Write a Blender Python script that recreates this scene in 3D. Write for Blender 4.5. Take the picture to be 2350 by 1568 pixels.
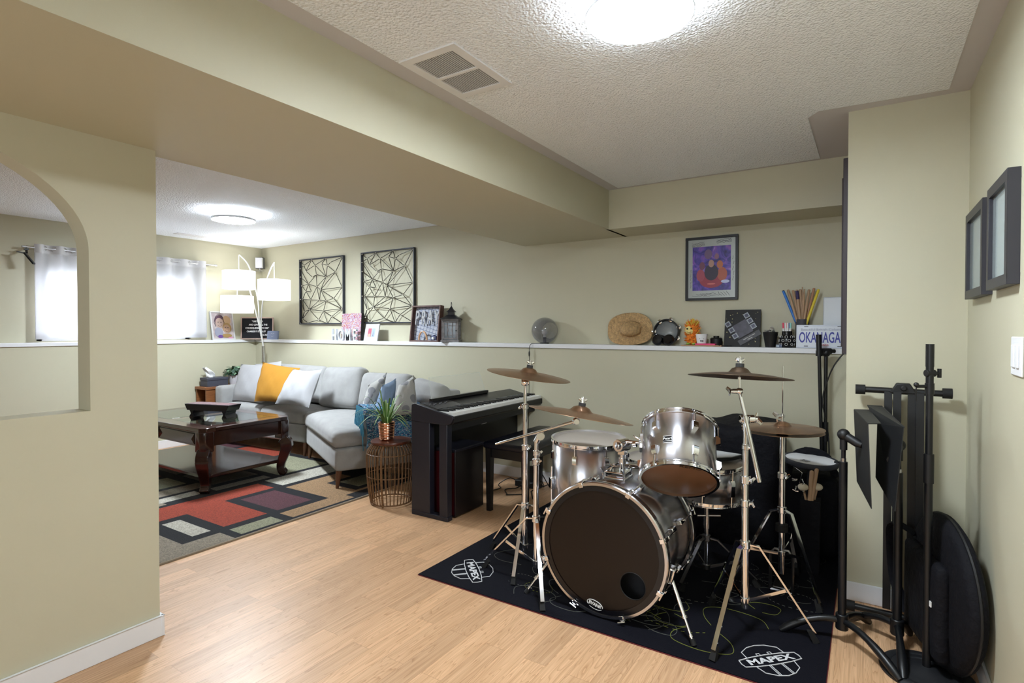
import bpy, bmesh, math, random
from math import sin, cos, tan, pi, radians, sqrt, atan2
from mathutils import Vector, Matrix, Quaternion
for o in list(bpy.data.objects): bpy.data.objects.remove(o)
SC = bpy.context.scene
COL = SC.collection
random.seed(7)
# ------------------------------------------------------------------ camera
FPX, YAW, PIT, CH = 1267.0, radians(32.7), radians(.85), 1.3
cd = bpy.data.cameras.new('camera'); cam = bpy.data.objects.new('camera', cd); COL.objects.link(cam)
cd.sensor_width = 36; cd.lens = 36*FPX/2350; cd.shift_y = -8.7/2350; cd.clip_start = .02; cd.clip_end = 200
cam.location = (0, 0, CH); cam.rotation_euler = (pi/2-PIT, 0, YAW)
SC.camera = cam
# ------------------------------------------------------------------ world, exposure
w = bpy.data.worlds.new('daylight'); SC.world = w; w.use_nodes = True
w.node_tree.nodes['Background'].inputs[0].default_value = (.86, .93, 1, 1)
w.node_tree.nodes['Background'].inputs[1].default_value = 1.2
SC.view_settings.view_transform = 'Standard'; SC.view_settings.look = 'None'
SC.view_settings.exposure = 1.62; SC.view_settings.gamma = 1
# daylight arriving at the basement window, and an added fill light behind the camera
def area(name, loc, rot, sx, sy, power, col=(1, 1, 1)):
    l = bpy.data.lights.new(name, 'AREA'); l.shape = 'RECTANGLE'; l.size = sx; l.size_y = sy; l.energy = power; l.color = col
    o = bpy.data.objects.new(name, l); COL.objects.link(o); o.location = loc; o.rotation_euler = rot
    return o
area('window_daylight', (-6.9, 2.62, 1.62), (0, radians(-90), 0), .75, 1.7, 22, (.93, .97, 1))
area('rear_fill_light', (-1.2, -2.46, 1.5), (radians(90), 0, 0), 2.1, .72, 10, (.84, .93, 1))
LAMP_E = 62.0
SC.cycles.max_bounces = 14; SC.cycles.diffuse_bounces = 10
# ------------------------------------------------------------------ pixel rays of the photograph -> points on real planes
CX, CY = 1175.0, 756.5+FPX*tan(PIT)
FW = Vector((-sin(YAW)*cos(PIT), cos(YAW)*cos(PIT), -sin(PIT))); RT = Vector((cos(YAW), sin(YAW), 0)); UP = RT.cross(FW)
O0 = Vector((0, 0, CH))
def ray(u, v): return FW+RT*((u-CX)/FPX)+UP*((CY-v)/FPX)
def Zp(u, v, z=0.0): d = ray(u, v); return O0+d*((z-CH)/d.z)
def Xp(u, v, x): d = ray(u, v); return O0+d*(x/d.x)
def Yp(u, v, y): d = ray(u, v); return O0+d*(y/d.y)
def Dp(u, v, D): return O0+ray(u, v)*D
# ------------------------------------------------------------------ materials
def nd(t, k, x=0, y=0): n = t.nodes.new(k); n.location = (x, y); return n
MATS = {}
def M(name, c=(.5, .5, .5), r=.5, m=0.0, bump=None, var=None, em=None, alpha=None, trans=None, coat=0, sheen=0, ior=None, aniso=None, wave=None, spec=None):
    if name in MATS: return MATS[name]
    mt = bpy.data.materials.new(name); mt.use_nodes = True; t = mt.node_tree; p = t.nodes['Principled BSDF']
    p.inputs['Base Color'].default_value = (*c, 1); p.inputs['Roughness'].default_value = r; p.inputs['Metallic'].default_value = m
    mt.diffuse_color = (*c, 1)
    if spec is not None: p.inputs['Specular IOR Level'].default_value = spec
    if aniso:
        p.inputs['Anisotropic'].default_value = .85; p.inputs['Anisotropic Rotation'].default_value = .25; tg = mt.node_tree.nodes.new('ShaderNodeTangent'); tg.direction_type = 'RADIAL'; tg.axis = aniso; mt.node_tree.links.new(tg.outputs[0], p.inputs['Tangent'])
    if coat: p.inputs['Coat Weight'].default_value = coat; p.inputs['Coat Roughness'].default_value = .08
    if sheen: p.inputs['Sheen Weight'].default_value = sheen
    if trans: p.inputs['Transmission Weight'].default_value = trans
    if ior: p.inputs['IOR'].default_value = ior
    if alpha is not None: p.inputs['Alpha'].default_value = alpha
    if em: p.inputs['Emission Color'].default_value = (*em[0], 1); p.inputs['Emission Strength'].default_value = em[1]
    tc = nd(t, 'ShaderNodeTexCoord')
    if var:   # (scale, amount[, stretch])
        n = nd(t, 'ShaderNodeTexNoise'); n.inputs['Scale'].default_value = var[0]; n.inputs['Detail'].default_value = 5
        mp = nd(t, 'ShaderNodeMapping'); t.links.new(tc.outputs['Object'], mp.inputs[0])
        if len(var) > 2: mp.inputs['Scale'].default_value = var[2]
        t.links.new(mp.outputs[0], n.inputs['Vector'])
        rp = nd(t, 'ShaderNodeMapRange'); rp.inputs['From Min'].default_value = .3; rp.inputs['From Max'].default_value = .7
        rp.inputs['To Min'].default_value = 1-var[1]; rp.inputs['To Max'].default_value = 1+var[1]
        t.links.new(n.outputs['Fac'], rp.inputs['Value'])
        mx = nd(t, 'ShaderNodeVectorMath'); mx.operation = 'SCALE'; mx.inputs[0].default_value = c
        t.links.new(rp.outputs[0], mx.inputs['Scale']); t.links.new(mx.outputs[0], p.inputs['Base Color'])
    if bump:  # (scale, strength, distance[, stretch])
        n = nd(t, 'ShaderNodeTexNoise'); n.inputs['Scale'].default_value = bump[0]; n.inputs['Detail'].default_value = 4
        if len(bump) > 3:
            mp = nd(t, 'ShaderNodeMapping'); mp.inputs['Scale'].default_value = bump[3]
            t.links.new(tc.outputs['Object'], mp.inputs[0]); t.links.new(mp.outputs[0], n.inputs['Vector'])
        else: t.links.new(tc.outputs['Object'], n.inputs['Vector'])
        b = nd(t, 'ShaderNodeBump'); b.inputs['Strength'].default_value = bump[1]; b.inputs['Distance'].default_value = bump[2]
        t.links.new(n.outputs['Fac'], b.inputs['Height']); t.links.new(b.outputs[0], p.inputs['Normal'])
    if wave:  # (type, scale, strength) lathe rings / weave ribs
        n = nd(t, 'ShaderNodeTexWave'); n.wave_type = wave[0]
        if wave[0] == 'RINGS': n.rings_direction = 'Z'
        else: n.bands_direction = wave[3]
        n.inputs['Scale'].default_value = wave[1]; t.links.new(tc.outputs['Object'], n.inputs['Vector'])
        b = nd(t, 'ShaderNodeBump'); b.inputs['Strength'].default_value = wave[2]; b.inputs['Distance'].default_value = .002
        t.links.new(n.outputs['Fac'], b.inputs['Height']); t.links.new(b.outputs[0], p.inputs['Normal'])
    MATS[name] = mt
    return mt
WALL = M('wall_paint', (.53, .508, .38), .55, bump=(260, .12, .001), var=(1.5, .015))
WHITE = M('white_trim_paint', (.78, .79, .82), .4)
CHROME = M('chrome', (.90, .91, .95), .07, 1)
CHROME2 = M('worn_chrome', (.62, .62, .65), .16, 1)
BLACK = M('black_metal', (.0035, .004, .0055), .38)
BPLAST = M('black_plastic', (.004, .004, .005), .5)
RUB = M('black_rubber', (.004, .004, .0045), .75)
BLKCLOTH = M('black_nylon', (.0028, .0028, .0055), .8, spec=.25, bump=(30, .6, .012))
FELT = M('black_felt', (.02, .02, .02), .9)
PAPER = M('white_paper', (.8, .8, .8), .8)
GLASS = M('clear_glass', (1, 1, 1), .02, trans=1, ior=1.45)
def mix_ceiling():
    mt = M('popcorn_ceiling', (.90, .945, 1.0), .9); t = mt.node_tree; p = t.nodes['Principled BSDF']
    tc = nd(t, 'ShaderNodeTexCoord')
    v = nd(t, 'ShaderNodeTexVoronoi'); v.inputs['Scale'].default_value = 115; v.feature = 'SMOOTH_F1'
    n = nd(t, 'ShaderNodeTexNoise'); n.inputs['Scale'].default_value = 85; n.inputs['Detail'].default_value = 6
    t.links.new(tc.outputs['Object'], v.inputs['Vector']); t.links.new(tc.outputs['Object'], n.inputs['Vector'])
    a = nd(t, 'ShaderNodeMath'); a.operation = 'SUBTRACT'; t.links.new(n.outputs['Fac'], a.inputs[0]); t.links.new(v.outputs['Distance'], a.inputs[1])
    b = nd(t, 'ShaderNodeBump'); b.inputs['Strength'].default_value = .8; b.inputs['Distance'].default_value = .012
    t.links.new(a.outputs[0], b.inputs['Height']); t.links.new(b.outputs[0], p.inputs['Normal'])
    return mt
CEIL = mix_ceiling()
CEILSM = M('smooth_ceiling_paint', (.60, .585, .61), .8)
def floor_mat():
    mt = M('oak_laminate', (.6, .4, .25), .38); t = mt.node_tree; p = t.nodes['Principled BSDF']
    tc = nd(t, 'ShaderNodeTexCoord'); mp = nd(t, 'ShaderNodeMapping'); mp.inputs['Rotation'].default_value = (0, 0, pi/2)
    t.links.new(tc.outputs['Object'], mp.inputs[0])
    br = nd(t, 'ShaderNodeTexBrick'); br.offset = .37; br.inputs['Scale'].default_value = 1; br.inputs['Brick Width'].default_value = .78
    br.inputs['Row Height'].default_value = .094; br.inputs['Mortar Size'].default_value = .0007; br.inputs['Bias'].default_value = 0
    br.inputs['Color1'].default_value = (.0, .0, .0, 1); br.inputs['Color2'].default_value = (1, 1, 1, 1); br.inputs['Mortar'].default_value = (.5, .5, .5, 1)
    t.links.new(mp.outputs[0], br.inputs['Vector'])
    # grain, offset per strip
    ad = nd(t, 'ShaderNodeVectorMath'); ad.operation = 'MULTIPLY_ADD'; ad.inputs[1].default_value = (7, 7, 7)
    t.links.new(br.outputs['Color'], ad.inputs[0]); t.links.new(tc.outputs['Object'], ad.inputs[2])
    m2 = nd(t, 'ShaderNodeMapping'); m2.inputs['Scale'].default_value = (6, .42, 1); t.links.new(ad.outputs[0], m2.inputs[0])
    wv = nd(t, 'ShaderNodeTexNoise'); wv.inputs['Scale'].default_value = 2.2; wv.inputs['Detail'].default_value = 2; wv.inputs['Distortion'].default_value = .3
    t.links.new(m2.outputs[0], wv.inputs['Vector'])
    sn = nd(t, 'ShaderNodeMath'); sn.operation = 'MULTIPLY'; sn.inputs[1].default_value = 32; t.links.new(wv.outputs['Fac'], sn.inputs[0])
    fr = nd(t, 'ShaderNodeMath'); fr.operation = 'FRACT'; t.links.new(sn.outputs[0], fr.inputs[0])
    pw = nd(t, 'ShaderNodeMath'); pw.operation = 'POWER'; pw.inputs[1].default_value = 5; t.links.new(fr.outputs[0], pw.inputs[0])
    m3 = nd(t, 'ShaderNodeMapping'); m3.inputs['Scale'].default_value = (120, 3, 1); t.links.new(ad.outputs[0], m3.inputs[0])
    fn = nd(t, 'ShaderNodeTexNoise'); fn.inputs['Scale'].default_value = 1; fn.inputs['Detail'].default_value = 3; t.links.new(m3.outputs[0], fn.inputs['Vector'])
    sm = nd(t, 'ShaderNodeMath'); sm.operation = 'MULTIPLY_ADD'; sm.inputs[1].default_value = .42; t.links.new(pw.outputs[0], sm.inputs[0]); t.links.new(fn.outputs['Fac'], sm.inputs[2])
    cr = nd(t, 'ShaderNodeValToRGB'); cr.color_ramp.elements[0].position = .3; cr.color_ramp.elements[1].position = .95
    cr.color_ramp.elements[0].color = (.72, .45, .262, 1); cr.color_ramp.elements[1].color = (.44, .24, .118, 1)
    t.links.new(sm.outputs[0], cr.inputs[0])
    sep = nd(t, 'ShaderNodeSeparateColor'); t.links.new(br.outputs['Color'], sep.inputs[0])
    mr = nd(t, 'ShaderNodeMapRange'); mr.inputs['To Min'].default_value = .84; mr.inputs['To Max'].default_value = 1.08; t.links.new(sep.outputs[0], mr.inputs['Value'])
    sc = nd(t, 'ShaderNodeVectorMath'); sc.operation = 'SCALE'; t.links.new(cr.outputs[0], sc.inputs[0]); t.links.new(mr.outputs[0], sc.inputs['Scale'])
    mo = nd(t, 'ShaderNodeMix'); mo.data_type = 'RGBA'; mo.inputs['B'].default_value = (.36, .2, .1, 1)
    t.links.new(br.outputs['Fac'], mo.inputs['Factor']); t.links.new(sc.outputs[0], mo.inputs['A']); t.links.new(mo.outputs['Result'], p.inputs['Base Color'])
    b = nd(t, 'ShaderNodeBump'); b.inputs['Strength'].default_value = .08; b.inputs['Distance'].default_value = .001; t.links.new(sm.outputs[0], b.inputs['Height']); t.links.new(b.outputs[0], p.inputs['Normal'])
    return mt
FLOOR = floor_mat()
# ------------------------------------------------------------------ mesh builder
class B:
    def __init__(s): s.bm = bmesh.new(); s.mats = []; s.cur = 0
    def mat(s, m):
        if m not in s.mats: s.mats.append(m)
        s.cur = s.mats.index(m); return s
    def f(s, vs):
        try: fc = s.bm.faces.new(vs); fc.material_index = s.cur; return fc
        except ValueError: return None
    def box(s, a, b, mtx=None):
        x0, y0, z0 = a; x1, y1, z1 = b
        v = [Vector(p) for p in ((x0, y0, z0), (x1, y0, z0), (x1, y1, z0), (x0, y1, z0), (x0, y0, z1), (x1, y0, z1), (x1, y1, z1), (x0, y1, z1))]
        if mtx: v = [mtx@p for p in v]
        v = [s.bm.verts.new(p) for p in v]
        for q in ((0, 3, 2, 1), (4, 5, 6, 7), (0, 1, 5, 4), (1, 2, 6, 5), (2, 3, 7, 6), (3, 0, 4, 7)): s.f([v[i] for i in q])
        return s
    def cb(s, c, d, mtx=None): return s.box([c[i]-d[i]/2 for i in range(3)], [c[i]+d[i]/2 for i in range(3)], mtx)
    def prism(s, pts, z0, z1, mtx=None):
        n = len(pts); lo = [Vector((*p, z0)) for p in pts]; hi = [Vector((*p, z1)) for p in pts]
        if mtx: lo = [mtx@p for p in lo]; hi = [mtx@p for p in hi]
        lo = [s.bm.verts.new(p) for p in lo]; hi = [s.bm.verts.new(p) for p in hi]
        s.f(lo[::-1]); s.f(hi)
        for i in range(n): j = (i+1) % n; s.f([lo[i], lo[j], hi[j], hi[i]])
        return s
    def tube(s, pts, r, n=10, flat=None, cap=True, closed=False):
        pts = [Vector(p) for p in pts]; N = len(pts); rs = r if isinstance(r, (list, tuple)) else [r]*N
        fl = flat or (1, 1); rings = []; nrm = None
        for i, p in enumerate(pts):
            if closed: d = pts[(i+1) % N]-pts[i-1]
            else: d = (pts[min(i+1, N-1)]-pts[max(i-1, 0)])
            d.normalize()
            if nrm is None:
                a = Vector((0, 0, 1)) if abs(d.z) < .9 else Vector((0, 1, 0))
                nrm = (a-d*a.dot(d)).normalized()
            else:
                nrm = nrm-d*nrm.dot(d)
                nrm = nrm.normalized() if nrm.length > 1e-6 else d.orthogonal().normalized()
            bn = d.cross(nrm)
            off = pi/n if n == 4 else 0
            rings.append([s.bm.verts.new(p+(nrm*cos(2*pi*k/n+off)*fl[0]+bn*sin(2*pi*k/n+off)*fl[1])*rs[i]) for k in range(n)])
        for i in range(N if closed else N-1):
            a, b = rings[i], rings[(i+1) % N]
            for k in range(n): s.f([a[k], a[(k+1) % n], b[(k+1) % n], b[k]])
        if cap and not closed: s.f(rings[0][::-1]); s.f(rings[-1])
        return s
    def cyl(s, a, b, r, r2=None, n=20): return s.tube([a, b], [r, r if r2 is None else r2], n)
    def lathe(s, prof, n=32, mtx=None, a0=0, a1=2*pi):
        full = abs(a1-a0-2*pi) < 1e-6; K = n if full else n+1; cols = []
        for k in range(K):
            a = a0+(a1-a0)*k/n; row = []
            for (r, z) in prof:
                p = Vector((r*cos(a), r*sin(a), z)); p = mtx@p if mtx else p
                row.append(s.bm.verts.new(p))
            cols.append(row)
        for k in range(K if full else K-1):
            a, b = cols[k], cols[(k+1) % K]
            for i in range(len(prof)-1): s.f([a[i], b[i], b[i+1], a[i+1]])
        return s
    def disc(s, r, z, n=32, mtx=None, flip=False):
        vs = [Vector((r*cos(2*pi*k/n), r*sin(2*pi*k/n), z)) for k in range(n)]
        if mtx: vs = [mtx@p for p in vs]
        vs = [s.bm.verts.new(p) for p in vs]; s.f(vs[::-1] if flip else vs); return s
    def ball(s, c, r, n=12, sc=(1, 1, 1)):
        m = Matrix.Translation(c)@Matrix.Diagonal((sc[0], sc[1], sc[2], 1))
        pr = [(max(r*sin(pi*i/n), 1e-5), -r*cos(pi*i/n)) for i in range(n+1)]
        return s.lathe(pr, n*2, m)
    def grid(s, fn, nu, nv, two=None):
        g = [[s.bm.verts.new(fn(i/nu, j/nv)) for j in range(nv+1)] for i in range(nu+1)]
        for i in range(nu):
            for j in range(nv): s.f([g[i][j], g[i+1][j], g[i+1][j+1], g[i][j+1]])
        return s
    def mesh(s, name, m=None, smooth=40, merge=True):
        if merge: bmesh.ops.remove_doubles(s.bm, verts=s.bm.verts, dist=1e-6)
        bmesh.ops.recalc_face_normals(s.bm, faces=s.bm.faces)
        me = bpy.data.meshes.new(name); s.bm.to_mesh(me); s.bm.free()
        for mm in (s.mats or [m]): me.materials.append(mm)
        if smooth:
            for p in me.polygons: p.use_smooth = True
            me.set_sharp_from_angle(angle=radians(smooth))
        return me
WL = {}
def thing(name, label, cat, loc=(0, 0, 0), rz=0, group=None, quat=None):
    o = bpy.data.objects.new(name, None); COL.objects.link(o); o.location = loc; o.empty_display_size = .05
    if quat is not None: o.rotation_euler = quat.to_euler()
    else: o.rotation_euler = (0, 0, rz)
    o['label'] = label; o['category'] = cat
    if group: o['group'] = group
    WL[o] = Vector(loc); return o
def part(b, name, m=None, parent=None, world=False, smooth=40, label=None, bev=0, seg=2, sub=0, solid=0, loc=None):
    me = b.mesh(name, m, smooth) if isinstance(b, B) else b
    o = bpy.data.objects.new(name, me); COL.objects.link(o)
    if parent is not None:
        o.parent = parent
        if world: o.location = -WL[parent]; WL[o] = Vector((0, 0, 0))
        else: WL[o] = WL[parent]
    else: WL[o] = Vector((0, 0, 0))
    if loc is not None: o.location = loc
    if label: o['label'] = label
    if solid: md = o.modifiers.new('s', 'SOLIDIFY'); md.thickness = solid; md.offset = 0
    if bev: md = o.modifiers.new('b', 'BEVEL'); md.width = bev; md.segments = seg; md.limit_method = 'ANGLE'; md.angle_limit = radians(35)
    if sub: md = o.modifiers.new('u', 'SUBSURF'); md.levels = sub; md.render_levels = sub
    return o
def solo(b, name, m, label, cat, group=None, **k):
    o = part(b, name, m, None, **k); o['label'] = label; o['category'] = cat
    if group: o['group'] = group
    return o
def struct(b, name, m, parent=None, **k):
    o = part(b, name, m, parent, **k)
    if parent is None: o['kind'] = 'structure'
    return o
def dup(o, parent=None, loc=None, rot=None):
    c = o.copy(); COL.objects.link(c)
    if parent is not None: c.parent = parent
    WL[c] = WL.get(o, Vector((0, 0, 0)))
    if loc is not None: c.location = loc
    if rot is not None: c.rotation_euler = rot
    for ch in list(o.children): dup(ch, c)
    return c
def frm(o, x, y):
    x = Vector(x).normalized(); y = Vector(y); y = (y-x*y.dot(x)).normalized(); z = x.cross(y)
    return Matrix(((x.x, y.x, z.x, o[0]), (x.y, y.y, z.y, o[1]), (x.z, y.z, z.z, o[2]), (0, 0, 0, 1)))
def text_mesh(s, size, ext=.0008, align='CENTER', bold=0, sx=1, font_off=0):
    c = bpy.data.curves.new('t', 'FONT'); c.body = s; c.size = size; c.extrude = ext; c.align_x = align; c.align_y = 'CENTER'; c.offset = bold
    c.resolution_u = 3
    o = bpy.data.objects.new('t', c); COL.objects.link(o)
    dg = bpy.context.evaluated_depsgraph_get(); dg.update()
    me = bpy.data.meshes.new_from_object(o.evaluated_get(dg)); bpy.data.objects.remove(o); bpy.data.curves.remove(c)
    if sx != 1: me.transform(Matrix.Diagonal((sx, 1, 1, 1)))
    return me
def text(s, size, m, mtx, parent, name='lettering', world=False, **k):
    me = text_mesh(s, size, **k); me.transform(mtx); me.materials.clear(); me.materials.append(m)
    return part(me, name, None, parent, world=world)
def bez(p0, p1, p2, n=10):
    p0, p1, p2 = map(Vector, (p0, p1, p2))
    return [p0*(1-t)**2+p1*2*t*(1-t)+p2*t*t for t in [i/n for i in range(n+1)]]
def spline(P, n=6):
    P = [Vector(p) for p in P]; out = []
    for i in range(len(P)-1):
        a = P[max(i-1, 0)]; b = P[i]; c = P[i+1]; d = P[min(i+2, len(P)-1)]
        for k in range(n):
            t = k/n; out.append(.5*((2*b)+(c-a)*t+(2*a-5*b+4*c-d)*t*t+(3*b-a-3*c+d)*t**3))
    out.append(P[-1]); return out
# ------------------------------------------------------------------ the room
H = 2.341; HB = 2.05; YW = 4.10; YU = 4.26; ZL = 1.178; XW = -6.46; XU = -6.56; XR = .372; YN = 3.107; XN = -.08; XA = -2.515; XA2 = -2.625; YA = 1.15
BX0, BX1 = -1.63, -2.60; YB = 3.88; YR = -2.4
struct(B().box((XU-.3, YR-.2, -.1), (XR+.2, YU+.2, 0)), 'floor', FLOOR)
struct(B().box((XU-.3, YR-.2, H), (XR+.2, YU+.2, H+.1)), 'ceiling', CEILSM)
# sprayed texture: leaves a smooth painted band along the walls
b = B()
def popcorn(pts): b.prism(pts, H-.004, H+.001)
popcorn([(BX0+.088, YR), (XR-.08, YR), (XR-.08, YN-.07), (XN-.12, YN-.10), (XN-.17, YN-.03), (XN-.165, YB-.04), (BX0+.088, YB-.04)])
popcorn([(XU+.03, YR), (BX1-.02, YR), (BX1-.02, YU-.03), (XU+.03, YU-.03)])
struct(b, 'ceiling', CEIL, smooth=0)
struct(B().box((XU-.1, YU, 0), (XR+.1, YU+.1, H)), 'wall_back', WALL)
b = B().box((XW-.02, YW, 0), (XN+.05, YU+.01, ZL-.036)); struct(b, 'wall_back_lower', WALL, bev=.004)
b = B(); wy0, wy1, wz0, wz1 = 1.95, 3.36, 1.19, 1.86
b.box((XU-.1, YR, 0), (XU, wy0, H)); b.box((XU-.1, wy1, 0), (XU, YU+.1, H)); b.box((XU-.1, wy0, 0), (XU, wy1, wz0)); b.box((XU-.1, wy0, wz1), (XU, wy1, H))
struct(b, 'wall_window', WALL, smooth=0)
struct(B().box((XU-.01, YR, 0), (XW, YU+.01, ZL-.036)), 'wall_window_lower', WALL)
# sill boards capping the half-height walls
b = B().box((XW-.02, YW-.014, ZL-.036), (XN, YU, ZL)); struct(b, 'trim_1', WHITE, bev=.004)
b = B().box((XU, YR, ZL-.036), (XW+.014, YU, ZL)); struct(b, 'trim_2', WHITE, bev=.004)
struct(B().box((XR, YR-.1, 0), (XR+.1, YU+.1, H)), 'wall_right', WALL)
struct(B().box((XN, YN, 0), (XR+.02, YU+.02, H)), 'wall_wing', WALL)
b = B()
for q in (((XU-.1, 0), (-2.3, H)), ((-.1, 0), (XR+.1, H)), ((-2.3, 0), (-.1, 1.12)), ((-2.3, 1.88), (-.1, H))): b.box((q[0][0], YR-.1, q[0][1]), (q[1][0], YR, q[1][1]))
struct(b, 'wall_front', WALL, smooth=0)
w2_ = struct(B().box((-2.3, YR-.05, 1.12), (-2.25, YR-.02, 1.88)).box((-.15, YR-.05, 1.12), (-.1, YR-.02, 1.88)).box((-2.3, YR-.05, 1.12), (-.1, YR-.02, 1.17)).box((-2.3, YR-.05, 1.83), (-.1, YR-.02, 1.88)), 'added_rear_window', WHITE)  # added window frame and wall opening, made to hold the rear fill light
struct(B().box((BX1, YR, HB), (BX0, YU+.02, H+.002)), 'wall_beam', WALL)
struct(B().box((BX0-.02, YB, HB), (XN+.02, YU+.02, H+.002)), 'wall_bulkhead', WALL)
# partition with arched opening
def arch_wall():
    # opening measured on the wall face
    bl = Xp(0, 975, XA); br = Xp(193, 945, XA); sp = Xp(203, 560, XA); 
    y1 = Xp(205, 700, XA).y; zb = Xp(193, 945, XA).z; zt = Xp(0, 332, XA).z
    zs = Xp(203, 575, XA).z
    R = (y1-(-.35))/2+.0; yc = y1-R; 
    hr = zt_arc = 0
    # flattened arch (semi-ellipse) rising from zs
    ztop = 1.99
    out = []
    n = 40; prof = [(yc-R, zb), (y1, zb)]+[(yc+R*cos(pi*k/n), zs+(ztop-zs)*sin(pi*k/n)) for k in range(n+1)]
    b = B(); v0 = []; 
    outer = [(YR, 0), (YA, 0), (YA, HB+.01), (YR, HB+.01)]
    for X in (XA, XA2):
        o = [b.bm.verts.new((X, y, z)) for y, z in outer]; i = [b.bm.verts.new((X, y, z)) for y, z in prof]
        e = []
        for L in (o, i):
            for k in range(len(L)): e.append(b.bm.edges.new((L[k], L[(k+1) % len(L)])))
        bmesh.ops.triangle_fill(b.bm, use_beauty=True, edges=e)
        v0.append((o, i))
    for L in (0, 1):
        a, c = v0[0][L], v0[1][L]
        for k in range(len(a)): b.f([a[k], a[(k+1) % len(a)], c[(k+1) % len(a)], c[k]])
    return b
struct(arch_wall(), 'wall_left', WALL, smooth=30)
# baseboards
bh = .088; bt = .013
b = B().box((XA, YR, 0), (XA+bt, YA+bt, bh)).box((XA2-bt, YA, 0), (XA+bt, YA+bt, bh)); struct(b, 'baseboard_left', WHITE, bev=.003)
b = B().box((XW, YW-bt, 0), (XN, YW, bh)); struct(b, 'baseboard_back', WHITE, bev=.003)
b = B().box((XN-bt, YN-bt, 0), (XR, YN, bh)).box((XN-bt, YN-bt, 0), (XN, YW, bh)); struct(b, 'baseboard_wing', WHITE, bev=.003)
b = B().box((XR-bt, YR, 0), (XR, YN, bh)); struct(b, 'baseboard_right', WHITE, bev=.003)
b = B().box((XW, YR, 0), (XW+bt, YW, bh)); struct(b, 'baseboard_window', WHITE, bev=.003)
# window
wf = struct(B().box((XU-.08, wy0, wz0), (XU-.03, wy0+.05, wz1)).box((XU-.08, wy1-.05, wz0), (XU-.03, wy1, wz1)).box((XU-.08, wy0, wz0), (XU-.03, wy1, wz0+.05)).box((XU-.08, wy0, wz1-.05), (XU-.03, wy1, wz1)).box((XU-.08, 2.63, wz0), (XU-.03, 2.68, wz1)), 'window_1', WHITE)
part(B().box((XU-.06, wy0+.05, wz0+.05), (XU-.056, wy1-.05, wz1-.05)), 'pane', GLASS, wf)
# ------------------------------------------------------------------ ceiling lights and vents
BAND = M('silver_band', (.55, .55, .56), .3, .8)
def flush_light(x, y, r, label, e, g):
    LEDM = M('lit_diffuser_%d' % e, (1, 1, 1), .5, em=((.83, .925, 1), e))
    t = thing('ceiling_light', label, 'ceiling light', (x, y, H), group='round flush ceiling lights')
    part(B().lathe([(r*.9, -.004), (r*.9, -.03)], 48).disc(r*.9, -.004, 48), 'base_plate', WHITE, t)
    part(B().lathe([(r*.97, -.03), (r*.97, -.055)], 48), 'glow_ring', M('glow_ring_%d' % e, em=((.83, .925, 1), e*g)), t)
    part(B().lathe([(r*.985, -.055), (r, -.055), (r, -.076), (r*.985, -.076)], 48), 'band', BAND, t)
    part(B().lathe([(r*.984, -.0690), (.001, -.0690)], 48), 'diffuser', LEDM, t)
    return t
flush_light(-.60, 1.66, .166, 'large round flush ceiling light with white rim nearest the drum kit', LAMP_E*1.0, .055)
flush_light(-4.73, 2.80, .178, 'round flush ceiling light over the coffee table in the far living area', LAMP_E*1.65, .05)

def vent(name, x0, y0, x1, y1, z, label, split=True, ns=20, alongx=True):
    t = thing(name, label, 'vent', ((x0+x1)/2, (y0+y1)/2, z)); w, d = (x1-x0)/2, (y1-y0)/2; e = .036
    b = B().box((-w, -d, -.006), (w, -d+e, 0)).box((-w, d-e, -.006), (w, d, 0)).box((-w, -d+e, -.006), (-w+e, d-e, 0)).box((w-e, -d+e, -.006), (w, d-e, 0))
    if split: b.box((-w+e, -.008, -.006), (w-e, .008, 0))
    part(b, 'frame', WHITE, t)
    b = B(); R = Matrix.Rotation(radians(28), 4, 'Y')
    for i in range(ns):
        x = -w+e+(2*w-2*e)*(i+.5)/ns
        for a, c in (((-d+e, -.008), (.008, d-e)) if split else ((-d+e, d-e),)):
            b.box((-.0052, a, -.0006), (.0052, c, .0006), Matrix.Translation((x, 0, -.002))@R)
    part(b, 'louvres', M('vent_white', (.75, .76, .78), .5), t, smooth=0)
    part(B().box((-w+.004, -d+.004, -.0015), (w-.004, d-.004, -.0005)), 'duct_opening', M('vent_dark', (.38, .38, .40), .9), t)
vent('return_air_vent', -1.53, 1.575, -1.26, 1.965, H-.004, 'white two-panel return air grille in the ceiling beside the beam')
vent('supply_vent', -6.30, 3.05, -6.20, 3.36, H-.004, 'small white register in the living area ceiling near the window wall', False, 6)
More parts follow.
